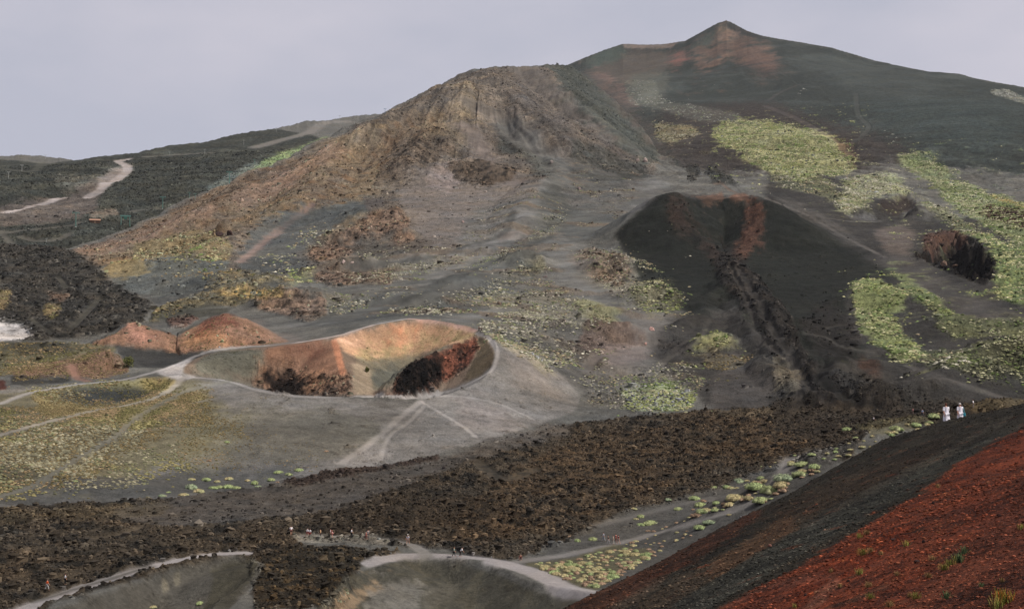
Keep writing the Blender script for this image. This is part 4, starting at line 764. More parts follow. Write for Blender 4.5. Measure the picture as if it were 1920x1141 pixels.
# ------------------------------------------------------------------ scattering on the ground
def zat(x, y):
    a = np.arctan2(x, y); d = np.hypot(x, y); c = np.interp(a, AZ, np.arange(NA)); r = np.interp(np.log(d), LD, np.arange(NR))
    c0 = np.minimum(c.astype(int), NA - 2); r0 = np.minimum(r.astype(int), NR - 2); fc = c - c0; fr = r - r0
    return (Z[r0, c0] * (1 - fc) + Z[r0, c0 + 1] * fc) * (1 - fr) + (Z[r0 + 1, c0] * (1 - fc) + Z[r0 + 1, c0 + 1] * fc) * fr, r0, c0
AREA = np.gradient(DR)[:, None] * (DR[:, None] * np.gradient(AZ)[None, :])
EV = Z / D2; SEEN = EV >= np.maximum.accumulate(EV, axis=0) - .0025     # ground in view from about the viewpoint
SEEN &= (A2 > -math.radians(22.5)) & (A2 < math.radians(22.5))
def sample(s, wgt, cap=200000):
    """random ground points with density wgt per m2"""
    lam = (wgt * AREA[s] * SEEN[s]).ravel(); tot = lam.sum(); n = int(min(tot, cap))
    if n < 1: return np.zeros((0, 2))
    cs = np.cumsum(lam); k = np.searchsorted(cs, RNG.rand(n) * tot)
    rr = k // wgt.shape[1] + s[0].start; cc = k % wgt.shape[1] + s[1].start
    d = np.exp(LD[rr] + (RNG.rand(n) - .5) * np.gradient(LD)[rr]); a = AZ[cc] + (RNG.rand(n) - .5) * np.gradient(AZ)[cc]
    return np.stack([d * np.sin(a), d * np.cos(a)], -1)
PAL = {'gold': [(150,128,84), (134,118,74), (160,134,96), (120,112,66)], 'cream': [(150,142,110), (164,154,122), (132,130,92), (150,138,90)],
       'pale': [(150,146,116), (168,160,140), (128,128,94), (150,134,104), (116,122,82)], 'green': [(146,150,88), (118,134,78), (154,150,100), (164,158,118), (108,122,66)],
       'mix2': [(120,132,74), (146,144,100), (160,154,120), (104,118,64)], 'mix': [(148,122,78), (130,108,74), (150,142,106), (118,116,76)],
       'white': [(160,158,146), (146,146,132), (128,130,114)], 'olive': [(88,92,62), (104,100,66)]}
PL_LABEL = {'gold': 'golden dry cushion shrubs speckling the ochre banks and craters', 'cream': 'cream coloured cushion shrubs dotted over the grey slope at left', 'pale': 'pale cushion shrubs thinly spread over the grey ash plain',
            'green': 'bright green cushion shrubs massed in patches below the dark cone', 'mix2': 'green and straw coloured shrubs on the banks at right', 'mix': 'brown and straw shrubs on the lower ochre mountain flank', 'white': 'whitish tufts scattered over the dark upper slope', 'olive': 'dark olive shrubs inside the red crater'}
PAL = {k: [tuple(tone(np.array(c, np.float32)[None] * (.96 if k in ('green', 'mix2') else .98 if k in ('pale', 'mix') else .86))[0]) for c in v] for k, v in PAL.items()}
M_PLANT = attr_mat('shrub_leaves', .9, .25, 6, .05)
def shrub_cloud(pts, size, cols, ring=6, levels=2, hgt=.5, sink=.12):
    """low irregular leafy cushions"""
    n = len(pts); z, _, _ = zat(pts[:, 0], pts[:, 1]); R = size * (.55 + RNG.rand(n) ** 1.6 * .9)
    th = np.arange(ring) * 2 * PI / ring; vs = []
    prof = [(1.0, 0), (.86, .62)] if levels == 2 else [(1.0, 0)]
    ph = RNG.rand(n) * 6.28
    for pr, ph_z in prof:
        rr = R[:, None] * pr * (.72 + .56 * RNG.rand(n, ring)); a = th[None, :] + ph[:, None]
        vs.append(np.stack([pts[:, 0:1] + rr * np.cos(a), pts[:, 1:2] + rr * np.sin(a), (z - sink * R)[:, None] + (R * hgt)[:, None] * (ph_z * (.7 + .6 * RNG.rand(n, ring)))], -1))
    top = np.stack([pts[:, 0] + .2 * R * (RNG.rand(n) - .5), pts[:, 1] + .2 * R * (RNG.rand(n) - .5), z + R * hgt], -1)[:, None]
    V = np.concatenate(vs + [top], 1); nv = V.shape[1]
    f = []
    for k in range(ring):
        k2 = (k + 1) % ring
        if levels == 2: f += [k, k2, ring + k2, k, ring + k2, ring + k, ring + k, ring + k2, 2 * ring]
        else: f += [k, k2, ring]
    f = np.array(f)
    tn = fbm(pts[:, 0] / 30, pts[:, 1] / 30, 3, 610, .6); c = np.array(cols, np.float32)[np.clip(((tn * 1.6 + .5 + .35 * (RNG.rand(n) - .5)) * len(cols)).astype(int), 0, len(cols) - 1)] * (.68 + .36 * RNG.rand(n, 1)) * (1 + .25 * tn[:, None])
    cc = np.repeat(c[:, None], nv, 1) * (.8 + .36 * RNG.rand(n, nv, 1))
    return V.reshape(-1, 3), (f[None] + np.arange(n)[:, None] * nv).reshape(-1), (lin(cc @ satm(.9)) / K_LIGHT).reshape(-1, 3)
def merge(parts):
    off = 0; V = []; I = []; Cc = []
    for v, i, c in parts: V.append(v); I.append(i + off); Cc.append(c); off += len(v)
    return np.concatenate(V), np.concatenate(I), np.concatenate(Cc)
acc = {}; total = 0; LOGP = []
for s, m, dn, pal, sz in PLANTS:
    clump = sst(fbm(X[s] / 9, Y[s] / 9, 3, 601, .6), -.3, .25) * sst(fbm(X[s] / 38, Y[s] / 38, 3, 602, .6), -.35, .1) * 1.25
    nr = 1 - sst(D2[s], 500, 560); wgt = m * dn * (clump * (1 - nr) + 1.6 * nr * sst(clump, -.3, .7)) * (1 - BLOCK[s]) * 1.6
    p = sample(s, wgt, 60000)
    if len(p) < 3: continue
    LOGP.append((pal, round(float(m.sum())), len(p), round(float((m*AREA[s]).sum())), round(float((m*SEEN[s]).sum()/max(m.sum(),1)),2))); total += len(p); d = np.hypot(p[:, 0], p[:, 1])
    for sel, ring, lev in ((d < 700, 6, 2), (d >= 700, 5, 1)):
        if sel.sum(): acc.setdefault(pal, []).append(shrub_cloud(p[sel], sz * .62, PAL[pal], ring, lev, .55))
for pal, parts in acc.items():
    v, i, c = merge(parts); tag(link('cushion_shrubs', raw_mesh('cushion_shrubs', v, 3, i, c, M_PLANT)), PL_LABEL[pal], 'shrubs', kind='stuff')
# ------------------------------------------------------------------ rubble
M_ROCK = attr_mat('lava_rock', .95, .3, 5, .04)
def rock_cloud(p, size, cmul=(.45, 1.35), tint=None, flat=.8, ring=5):
    """irregular broken stones"""
    n = len(p); z, r0, c0 = zat(p[:, 0], p[:, 1]); sz = size * (.35 + RNG.rand(n) ** 3 * 1.5) * .5
    ph = RNG.rand(n) * 6.28; th = np.arange(ring) * 2 * PI / ring; el = 1 + .8 * RNG.rand(n)
    vs = []
    for pr, h, off in ((1.0, -.35, 0), (.85, .45, .6)):
        rr = pr * (.55 + .75 * RNG.rand(n, ring)); a = th[None] + off
        x = rr * np.cos(a) * el[:, None]; y = rr * np.sin(a); q = h + (.5 * RNG.rand(n, ring) if h > 0 else 0 * rr)
        vs.append(np.stack([p[:, 0:1] + (x * np.cos(ph)[:, None] - y * np.sin(ph)[:, None]) * sz[:, None], p[:, 1:2] + (x * np.sin(ph)[:, None] + y * np.cos(ph)[:, None]) * sz[:, None], z[:, None] + q * flat * sz[:, None]], -1))
    top = np.stack([p[:, 0] + .5 * sz * (RNG.rand(n) - .5), p[:, 1] + .5 * sz * (RNG.rand(n) - .5), z + sz * flat * (.6 + .7 * RNG.rand(n))], -1)[:, None]
    V = np.concatenate(vs + [top], 1); nv = V.shape[1]; f = []
    for k in range(ring):
        k2 = (k + 1) % ring; f += [k, k2, ring + k2, k, ring + k2, ring + k, ring + k, ring + k2, 2 * ring]
    base = ALB[r0, c0] if tint is None else np.tile(lin(tint) / K_LIGHT, (n, 1))
    c = np.minimum(base, .16) * (cmul[0] + (cmul[1] - cmul[0]) * RNG.rand(n, 1) ** 1.8)
    cc = np.repeat(c[:, None], nv, 1) * (.85 + .3 * RNG.rand(n, nv, 1))
    return V.reshape(-1, 3), (np.array(f)[None] + np.arange(n)[:, None] * nv).reshape(-1), cc.reshape(-1, 3)
full = (slice(int(rowf(200)), int(rowf(480))), slice(0, NA)); wr = np.clip(RG[full] - .2, 0, 2.5) * (1 - BLOCK[full])
p1 = sample(full, wr * 1.8, 150000)
full2 = (slice(int(rowf(480)), int(rowf(1800))), slice(0, NA)); p2 = sample(full2, np.clip(RG[full2] - .2, 0, 2) * (1 - BLOCK[full2]) * .12, 120000)

v, i, c = merge([rock_cloud(p1, .42 * (1 + 1.8 * RNG.rand(len(p1)) ** 9), (.5, 2.0), flat=1.15)]); tag(link('lava_rubble', raw_mesh('lava_rubble', v, 3, i, c, M_ROCK)), 'broken dark lava blocks covering the flow below the craters', 'rubble', kind='stuff')
v, i, c = merge([rock_cloud(p2, .95 * (1 + 1.4 * RNG.rand(len(p2)) ** 9), (.5, 2.7), flat=1.)]); tag(link('mountain_rubble', raw_mesh('mountain_rubble', v, 3, i, c, M_ROCK)), 'loose stones strewn over the rocky mountain flank', 'rubble', kind='stuff')
sf = (slice(int(rowf(7)), int(rowf(125))), slice(int(colf(-.02)), NA))
wf = ISF[sf] * np.clip(1.0 / (D2[sf] / 14) ** 2.1, 0, 6) * 150
p3 = sample(sf, wf * 1.6, 230000); d3 = np.hypot(p3[:, 0], p3[:, 1])
v, i, c = merge([rock_cloud(p3, .024 * np.clip(d3 / 16, .9, 3.4), (.5, 2.3))]); tag(link('cinder_gravel', raw_mesh('cinder_gravel', v, 3, i, c, M_ROCK)), 'loose red and black cinders covering the near slope', 'gravel', kind='stuff')
# ------------------------------------------------------------------ materials for the built things
def flat_mat(name, rgb, rough=.8, var=.12, scale=20.):
    m = bpy.data.materials.new(name); m.use_nodes = True; t = m.node_tree; b = t.nodes['Principled BSDF']
    c = lin(rgb); n = t.nodes.new('ShaderNodeTexNoise'); n.inputs['Scale'].default_value = scale; n.inputs['Detail'].default_value = 4
    r = t.nodes.new('ShaderNodeValToRGB'); r.color_ramp.elements[0].position = .3; r.color_ramp.elements[1].position = .7
    r.color_ramp.elements[0].color = (*[float(v) * (1 - var) for v in c], 1); r.color_ramp.elements[1].color = (*[float(min(v * (1 + var), 1)) for v in c], 1)
    tc = t.nodes.new('ShaderNodeTexCoord'); t.links.new(tc.outputs['Object'], n.inputs['Vector']); t.links.new(n.outputs['Fac'], r.inputs[0])
    t.links.new(r.outputs[0], b.inputs['Base Color']); b.inputs['Roughness'].default_value = rough; b.inputs['Specular IOR Level'].default_value = .2
    return m
MC = {}
def mat(name, rgb, **k):
    if name not in MC: MC[name] = flat_mat(name, rgb, **k)
    return MC[name]
def mb(name, V, Fc, m=None, smooth=False, parent=None):
    me = bpy.data.meshes.new(name); me.from_pydata([tuple(v) for v in V], [], Fc); me.update()
    if m: me.materials.append(m)
    if smooth: me.polygons.foreach_set('use_smooth', [True] * len(me.polygons))
    return link(name, me, parent)
def tube(a, b, r0, r1, n=8):
    a = Vector(a); b = Vector(b); q = (b - a).to_track_quat('Z', 'Y'); V = []
    for p, r in ((a, r0), (b, r1)):
        for k in range(n): V.append(p + q @ Vector((r * math.cos(2 * PI * k / n), r * math.sin(2 * PI * k / n), 0)))
    return V, [(k, (k + 1) % n, n + (k + 1) % n, n + k) for k in range(n)] + [tuple(range(n))[::-1], tuple(range(n, 2 * n))]
def boxm(x0, x1, y0, y1, z0, z1):
    return [(x0,y0,z0),(x1,y0,z0),(x1,y1,z0),(x0,y1,z0),(x0,y0,z1),(x1,y0,z1),(x1,y1,z1),(x0,y1,z1)], [(3,2,1,0),(4,5,6,7),(0,1,5,4),(1,2,6,5),(2,3,7,6),(3,0,4,7)]
def join(*ps):
    V = []; Fc = []
    for v, f in ps: o = len(V); V += list(v); Fc += [tuple(i + o for i in q) for q in f]
    return V, Fc
def empty(name, loc, rz=0.):
    o = bpy.data.objects.new(name, None); COL.objects.link(o); o.location = loc; o.rotation_euler = (0, 0, rz); o.empty_display_size = .3
    return o
def dup(root, loc, rz=0., sc=1.):
    r = root.copy(); COL.objects.link(r); r.location = loc; r.rotation_euler = (0, 0, rz); r.scale = (sc,) * 3 if not isinstance(sc, tuple) else sc
    for ch in list(root.children):
        c = ch.copy(); COL.objects.link(c); c.parent = r
        for g in list(ch.children):
            d = g.copy(); COL.objects.link(d); d.parent = c
    return r
ZG = Z
def spot(px, py, dmin=150, dmax=3500):
    """where a thing whose foot is seen in this direction stands"""
    x, y, z = vis(px, py, dmin, dmax, ZG); return x, y, ground(x, y)

# ------------------------------------------------------------------ people
def skin_body(V, Eg, R, name, mt, parent, sub=1):
    me = bpy.data.meshes.new(name); me.from_pydata(V, Eg, []); o = link(name, me)
    md = o.modifiers.new('s', 'SKIN'); o.modifiers.new('u', 'SUBSURF').levels = sub; o.modifiers['u'].render_levels = sub
    for i, r in enumerate(R):
        sv = me.skin_vertices[0].data[i]; sv.radius = r if isinstance(r, tuple) else (r, r); sv.use_root = (i == 0)
    dg = bpy.context.evaluated_depsgraph_get(); m2 = bpy.data.meshes.new_from_object(o.evaluated_get(dg)); m2.name = name
    m2.polygons.foreach_set('use_smooth', [True] * len(m2.polygons)); m2.materials.clear(); m2.materials.append(mt)
    bpy.data.objects.remove(o); bpy.data.meshes.remove(me)
    return m2
def figure(pose):
    """joint positions of a 1.72 m adult facing +Y; returns meshes of body, shirt, trousers, shorts, dress, hair"""
    stride, lean, arm = {'stand': (.04, .02, .06), 'walk': (.24, .05, .28), 'bend': (.12, .42, .35), 'sit': (.0, .12, .2)}[pose]
    hz = .92 if pose != 'sit' else .28
    def up(h, side=0, fwd=0): return (side, lean * (h / .6) + fwd, hz + h)
    J = [(0, 0, hz), up(.14), up(.30), up(.44), up(.52, 0, .01), up(.57, 0, .015), up(.66, 0, .03), up(.745, 0, .03)]
    Eg = [(i, i + 1) for i in range(7)]; R = [(.15,.11), (.125,.09), (.15,.105), (.14,.09), (.06,.06), (.05,.05), (.078,.098), (.06,.075)]
    limbs = {}
    def chain(frm, pts, rs):
        ids = [frm]
        for p, r in zip(pts, rs): J.append(p); R.append(r); Eg.append((ids[-1], len(J) - 1)); ids.append(len(J) - 1)
        return ids
    for s in (-1, 1):
        f = s * arm; sh = up(.43, s * .19); el = (s * .25, sh[1] + f * .35, sh[2] - .27); wr = (s * .25, el[1] + f * .5 + .06, el[2] - .23)
        a = chain(3, [sh, el, wr, (s * .25, wr[1] + .02, wr[2] - .07)], [.058, .043, .03, (.034, .018)])
        for k in range(5):                                  # fingers and thumb
            ln = (.055, .08, .088, .08, .062)[k]; oy = (-.04, -.022, -.004, .014, .030)[k]; b0 = J[a[-1]]
            chain(a[-1], [(b0[0] - s * .012, b0[1] + oy, b0[2] - ln * .55), (b0[0] - s * .024, b0[1] + oy + .006, b0[2] - ln)], [.009, .008])
        st = s * stride
        if pose == 'sit': leg = [(s * .10, .02, hz), (s * .12, .42, hz + .18), (s * .12, .55, .08), (s * .13, .68, .04)]
        else: leg = [(s * .10, 0, hz - .04), (s * .11, st * .6 + .03, .49), (s * .11, st - (.08 if st < 0 else 0), .085), (s * .12, st + .13 - (.08 if st < 0 else 0), .035)]
        limbs[s] = chain(0, leg, [.095, .062, .042, (.04, .028)])
        limbs[(s, 'a')] = a
    skin = mat('skin', (186,140,116), var=.05)
    out = {'body': skin_body(J, Eg, R, 'body', skin, None)}
    white = mat('cloth', (210,206,204), var=.06)
    def sub(ids, extra, rad, name, m=white):
        mp = {i: k for k, i in enumerate(ids)}; e2 = [(mp[a], mp[b]) for a, b in Eg if a in mp and b in mp]
        return skin_body([J[i] for i in ids], e2, [((r[0] + rad, r[1] + rad) if isinstance(r, tuple) else r + rad) for r in [R[i] for i in ids]], name, m, None)
    top = [0, 1, 2, 3]
    for s in (-1, 1): top += limbs[(s, 'a')][1:3]
    out['shirt'] = sub(top, 0, .018, 'shirt')
    tr = [0]
    for s in (-1, 1): tr += limbs[s][1:4]
    out['trousers'] = sub(tr, 0, .016, 'trousers')
    sh_ = [0]
    for s in (-1, 1): sh_ += limbs[s][1:3]
    out['shorts'] = sub(sh_, 0, .022, 'shorts')
    hp = [J[6], (J[7][0], J[7][1] - .012, J[7][2] + .012), (J[6][0], J[6][1] - .05, J[6][2] - .04)]
    out['hair'] = skin_body(hp, [(1, 0), (0, 2)], [(.082,.098), (.066,.084), (.06,.04)], 'hair', mat('hair', (60,44,36)), None)
    out['sunhat'] = None
    out['J'] = J
    return out
FIG = {p: figure(p) for p in ('stand', 'walk', 'bend', 'sit')}
def person(px, py, label, pose='stand', face=0., top=(240,236,236), bottom=(80,80,86), legs='trousers', hair=(60,44,36), h=1.72, extra=None, dmin=150, dmax=700, loc=None):
    small = loc is None; loc = loc or spot(px, py, dmin, dmax); h = h * (1.08 if small else 1); r = empty('person', loc, math.radians(face)); r.scale = (h / 1.72,) * 3
    tag(r, label, 'person', 'people walking on the volcano'); f = FIG[pose]
    def part(n, c=None):
        o = link(n, f[n], r)
        if c is not None:
            o.material_slots[0].link = 'OBJECT'; o.material_slots[0].material = mat('cloth_%d_%d_%d' % c, c, var=.08, scale=12)
        return o
    part('body'); part('shirt', top); part(legs, bottom); part('hair', hair); J = f['J']
    if extra == 'pack':
        x, y, z = J[3]; V, Fc = boxm(-.15, .15, y - .30, y - .09, z - .36, z + .08); o = mb('backpack', V, Fc, mat('pack', (120,70,60)), parent=r)
        b = o.modifiers.new('b', 'BEVEL'); b.width = .05; b.segments = 2
    if extra == 'hat':
        x, y, z = J[7]; V, Fc = join(tube((0, y, z + .0), (0, y, z + .012), .17, .16, 14), tube((0, y, z + .012), (0, y, z + .10), .095, .075, 14)); mb('sun_hat', V, Fc, mat('hat', (205,200,190)), parent=r)
    if extra in ('dress', 'dressbag'):
        V = []; n = 16
        for z, rx, ry in ((1.42,.17,.11),(1.2,.17,.12),(1.0,.18,.13),(.8,.22,.16),(.55,.26,.19),(.34,.27,.20)):
            for k in range(n):
                a = 2 * PI * k / n; w_ = 1 + .06 * math.sin(a * 5 + z * 9) * (1.45 - z); V.append((rx * w_ * math.cos(a), ry * w_ * math.sin(a) + .02 * z, z))
        Fc = [(j * n + k, j * n + (k + 1) % n, (j + 1) * n + (k + 1) % n, (j + 1) * n + k) for j in range(5) for k in range(n)]
        mb('long_shirt', V, Fc, mat('dress', (222,216,222), var=.05), True, r)
    if extra == 'dressbag':
        V, Fc = boxm(.27, .36, -.16, .14, .55, .92); o = mb('bag', V, Fc, mat('teal_cloth', (60,150,165)), parent=r); b = o.modifiers.new('b', 'BEVEL'); b.width = .035; b.segments = 2
        Vs, Fs = join(tube((.31, -.12, .9), (.24, -.02, 1.38), .012, .012, 6), tube((.31, .1, .9), (.24, .02, 1.38), .012, .012, 6)); mb('strap', Vs, Fs, mat('teal_cloth', (60,150,165)), parent=o)
    return r
def behind_edge(px, py, D): x, y, z = at_d(px, py, D); return x, y, z
W_ = (242,238,238)
person(0, 0, 'person in loose white top, left of the two in white beyond the black slope', 'walk', 12, (224,218,222), (206,200,204), 'trousers', (84,48,36), 1.74, 'dress', loc=behind_edge(1775, 799, 106.5))
person(0, 0, 'person in white with a teal bag on the right hip, beyond the black slope edge', 'walk', 8, (224,218,222), (206,200,204), 'trousers', (196,186,180), 1.70, 'dressbag', loc=behind_edge(1801, 797, 109))
person(546, 1002, 'person in white top standing leftmost in the row of walkers on the lava path', 'stand', 20, W_, (120,84,76), 'shorts')
person(576, 1006, 'left one of the close pair in white and red beside the lava', 'walk', -60, W_, (150,90,84), 'shorts')
person(581, 1007, 'right one of the close pair in white and red beside the lava', 'stand', -40, W_, (150,70,66), 'shorts')
person(601, 1008, 'person in a sand coloured top and dark trousers on the lava path', 'stand', 80, (176,142,104), (54,50,52))
person(623, 1008, 'person stooping with a red backpack and pink shorts on the lava path', 'bend', 60, (196,176,176), (170,110,104), 'shorts', extra='pack')
person(659, 1007, 'person in white top and black trousers alone mid path', 'walk', -90, W_, (48,48,50))
person(686, 1013, 'sunburnt person in a red top with bare legs on the path', 'walk', -80, (168,96,86), (150,100,90), 'shorts')
person(690, 1009, 'person in grey standing just behind the one in red on the path', 'stand', 0, (150,144,142), (96,92,92))
person(765, 1019, 'person in white shirt and sun hat alone where the pale path bends', 'walk', 150, (206,204,212), (176,150,140), 'shorts', extra='hat')
person(851, 1043, 'person in pale green top and black trousers on the near crater rim', 'walk', -90, (150,166,150), (44,44,46))
person(863, 1043, 'person in white top bending slightly on the near crater rim', 'bend', -90, W_, (60,52,50))
person(976, 1049, 'person in dark red sitting at the edge of the grey path', 'sit', 180, (110,54,50), (70,48,46))
person(1132, 1014, 'person in light blue walking ahead of the group of four', 'walk', 90, (176,186,198), (150,150,156))
person(1141, 1020, 'person in black top and white trousers, leftmost of the group of four', 'walk', 90, (66,52,50), (190,184,180))
person(1150, 1020, 'person in beige in the middle of the group of four', 'stand', 90, (176,156,138), (170,160,150))
person(1155, 1017, 'person in a maroon top behind the one in beige', 'stand', 60, (120,52,50), (110,70,64))
person(1160, 1019, 'person in dark red and pale shorts, rightmost of the group of four', 'walk', 90, (112,44,44), (176,150,140), 'shorts')
person(88, 1106, 'person in a bright orange jacket and pale trousers by the rim path', 'walk', -60, (226,96,44), (176,172,168))
person(122, 1095, 'person in white top and black trousers right of the one in orange', 'stand', -60, (222,218,218), (36,36,38))
person(898, 621, 'dark dressed person on the red crater far rim, left of two', 'stand', 180, (58,50,50), (44,42,44), dmin=480, dmax=540)
person(903, 622, 'dark dressed person on the red crater far rim, right of two', 'walk', 90, (70,60,58), (50,46,46), dmin=480, dmax=540)
person(1638, 792, 'small distant person in white top by the shrubby rubble', 'walk', -90, W_, (36,34,34), dmin=200)
person(1712, 776, 'small distant person in pink, left of the two in white', 'stand', 90, (208,140,138), (110,90,86), dmin=200)
person(1730, 782, 'small distant person in pale blue, left of the two in white', 'walk', 90, (150,168,196), (80,78,84), dmin=200)
person(1825, 764, 'small distant person in white, right of the two in white', 'stand', 60, W_, (130,120,116), dmin=130, h=1.7)

# ------------------------------------------------------------------ ski lift masts
TEAL = mat('teal_paint', (84,116,106), rough=.6); GREY_ = mat('grey_steel', (150,150,144), rough=.6); BLUE_ = mat('blue_paint', (84,120,150), rough=.6)
def lift_mast(px, py, hp, label, m, dmin=700, arm=.24):
    x, y, z = spot(px, py, dmin); D = math.hypot(x, y); h = hp * D / F * 1.03; r = empty('lift_mast', (x, y, z - .3), -math.atan2(x, y)); w_ = h * arm; t = h * .028
    tag(r, label, 'lift mast', 'masts of the ski lifts')
    mb('pole', *tube((0, 0, 0), (0, 0, h), t * 1.25, t * .8, 8), m, parent=r)
    mb('crossarm', *join(boxm(-w_, w_, -t, t, h, h + t * 1.6), tube((-w_ * .6, 0, h), (0, 0, h - w_ * .5), t * .4, t * .4, 5), tube((w_ * .6, 0, h), (0, 0, h - w_ * .5), t * .4, t * .4, 5)), m, parent=r)
    for s in (-1, 1):
        c = s * w_ * .9; mb('pulley_rack', *join(boxm(c - t * .6, c + t * .6, -w_ * .5, w_ * .5, h - t * 1.4, h - .003), *[tube((c - t, k * w_ * .36, h - t * 2), (c + t, k * w_ * .36, h - t * 2), t * .8, t * .8, 8) for k in (-1, 0, 1)]), m, parent=r)
    mb('footing', *boxm(-t * 2.4, t * 2.4, -t * 2.4, t * 2.4, -.6, .5), GREY_, parent=r)
    return r
for px, py, hp, lb, m in [(142,425,25,'tall teal lift mast beside the brown shelter below the road',TEAL), (305,391,21,'teal lift mast on the dark ground right of the portal frame',TEAL), (430,345,22,'teal lift mast where the green strip meets the ochre ridge',TEAL),
    (366,374,11,'short pale teal mast at the foot of the blue grey scree',TEAL), (355,372,11,'faint teal mast left of the short pale one by the scree',TEAL), (87,456,9,'small white post in the loop of the lower track',GREY_), (16,335,12,'leftmost grey lift mast above the gravel road',GREY_),
    (41,322,12,'grey lift mast second from left above the gravel road',GREY_), (85,298,7,'grey lift mast standing on the left skyline',GREY_), (318,291,6,'tiny grey mast near the skyline right of the road bend',GREY_), (384,288,8,'tiny grey mast above the thin pale track',GREY_),
    (457,271,8,'grey mast close below the skyline of the dark hill',GREY_), (477,308,9,'teal mast at the lower end of the green strip',TEAL), (518,247,7,'grey mast on the skyline left of the pale hill track',GREY_), (596,254,9,'faint grey mast between the hill track and the green strip',GREY_),
    (637,224,7,'grey mast on the skyline above the hill track',GREY_), (665,232,8,'faint grey mast above the pale strip end',GREY_), (722,213,9,'blue lift mast on the skyline beside the ochre mountain',BLUE_)]:
    lift_mast(px, py, hp, lb, m)
# portal frame of the lift
x, y, z = spot(235, 424, 700); g_ = empty('lift_portal', (x, y, z - .2), -math.atan2(x, y)); k_ = math.hypot(x, y) / F
tag(g_, 'teal portal frame of the ski lift on two legs with a wide beam', 'lift portal')
for s in (-1, 1): mb('leg', *tube((s * 8 * k_, 0, 0), (s * 7 * k_, 0, 18 * k_), .35, .28, 8), TEAL, parent=g_)
mb('beam', *boxm(-9.5 * k_, 9.5 * k_, -.4, .4, 18 * k_, 20.5 * k_), TEAL, parent=g_)
mb('cabin', *boxm(-3 * k_, 3 * k_, -1.2, 1.2, 13 * k_, 18 * k_ - .003), mat('dark_green_paint', (50,84,74)), parent=g_)
# small shelter
x, y, z = spot(178, 418, 700); g_ = empty('shelter', (x, y, z - .3), -math.atan2(x, y)); k_ = math.hypot(x, y) / F; w_ = 9 * k_; hh = 5 * k_
tag(g_, 'low wooden shelter with a pale orange roof beside the teal mast', 'shelter')
mb('wall', *join(boxm(-w_, w_, -1.6, 1.6, 0, hh)), mat('dark_timber', (78,58,46)), parent=g_)
mb('roof', [(-w_*1.1,-2.2,hh),(w_*1.1,-2.2,hh),(w_*1.1,2.2,hh),(-w_*1.1,2.2,hh),(-w_*1.1,0,hh+1.4),(w_*1.1,0,hh+1.4)], [(0,1,5,4),(2,3,4,5),(0,4,3),(1,2,5),(3,2,1,0)], mat('orange_roof', (150,116,96)), parent=g_)
d_ = mb('door', *boxm(-.5, .5, -1.68, -1.603, 0, 2.1), mat('door_timber', (120,96,76)), parent=g_)
# ------------------------------------------------------------------ single shrubs, tufts and boulders
def shrub_mesh(cols, seed, clumps=5):
    """low lumpy cushion: overlapping domes of packed leaves with small sprigs standing out"""
    rs = np.random.RandomState(seed); V = []; Fc = []; Cc = []; pal = [np.array(c, float) for c in cols]
    for k in range(clumps):
        a = k * 2.4 + rs.rand(); q = 0 if k == 0 else .5 + .15 * rs.rand(); cx, cy = q * math.cos(a), q * math.sin(a); R0 = .68 if k == 0 else .34 + .2 * rs.rand(); c = pal[rs.randint(len(pal))] * (.9 + .2 * rs.rand()); n = 16; o = len(V)
        for u in (0, .32, .6, .85):
            for j in range(n):
                t = 2 * PI * j / n; w_ = R0 * math.cos(u * 1.45) * (.88 + .26 * rs.rand()); V.append((cx + w_ * math.cos(t), cy + w_ * math.sin(t), -.1 + (R0 * .6 + .12) * math.sin(u * 1.5) + .05 * rs.rand())); Cc.append(c * (.72 + .5 * rs.rand()) * (.75 if u == 0 else 1))  # lowest ring darkened: shade under the cushion put into the leaf colour
        V.append((cx, cy, R0 * .6 + .05)); Cc.append(c)
        for l in range(3):
            for j in range(n): p, r = o + l * n + j, o + l * n + (j + 1) % n; Fc += [p, r, r + n, p, r + n, p + n]
        for j in range(n): Fc += [o + 3 * n + j, o + 3 * n + (j + 1) % n, o + 4 * n]
    for j in range(150):
        a = rs.rand() * 6.28; q = math.sqrt(rs.rand()) * .95; p = np.array([q * math.cos(a), q * math.sin(a), .42 * math.sqrt(1 - q * q * .9)]); e = rs.randn(3) * .05; e[2] = abs(e[2]) + .05; t = np.array([math.cos(a + 1.3), math.sin(a + 1.3), 0]) * .035
        o = len(V); V += [tuple(p - t), tuple(p + t), tuple(p + e)]; Fc += [o, o + 1, o + 2]; c = pal[rs.randint(len(pal))] * (.8 + .45 * rs.rand()); Cc += [c] * 3
    return raw_mesh('cushion_shrub', V, 3, Fc, lin(np.array(Cc, np.float32) @ satm(.92) * 1.0) / K_LIGHT, M_PLANT)
SHR = {'green': [shrub_mesh([(158,164,110), (146,158,104), (172,172,124)], s) for s in (1, 2)], 'straw': [shrub_mesh([(184,166,124), (170,154,110), (166,162,116)], s) for s in (3, 4)],
       'rose': [shrub_mesh([(178,148,120), (166,136,108)], s) for s in (5, 6)], 'grey': [shrub_mesh([(142,154,118), (156,164,126)], s) for s in (7, 8)]}
NSH = [0]
def shrub(px, py, r, kind, label, grp, dmin=150, dmax=900, loc=None):
    x, y, z = loc or spot(px, py, dmin, dmax); o = link('cushion_shrub', SHR[kind][NSH[0] % 2]); NSH[0] += 1
    o.location = (x, y, z); e = .8 + .5 * RNG.rand(); o.scale = (r * e * .95, r / e * .95, r * (.9 + .4 * RNG.rand())); o.rotation_euler = (0, 0, RNG.rand() * 6.28)
    tag(o, label, 'shrub', grp); return o
def inpoly(px, py, q):
    c = False
    for i in range(len(q)):
        ax, ay = q[i]; bx, by = q[(i + 1) % len(q)]
        if (ay > py) != (by > py) and px < (bx - ax) * (py - ay) / (by - ay) + ax: c = not c
    return c
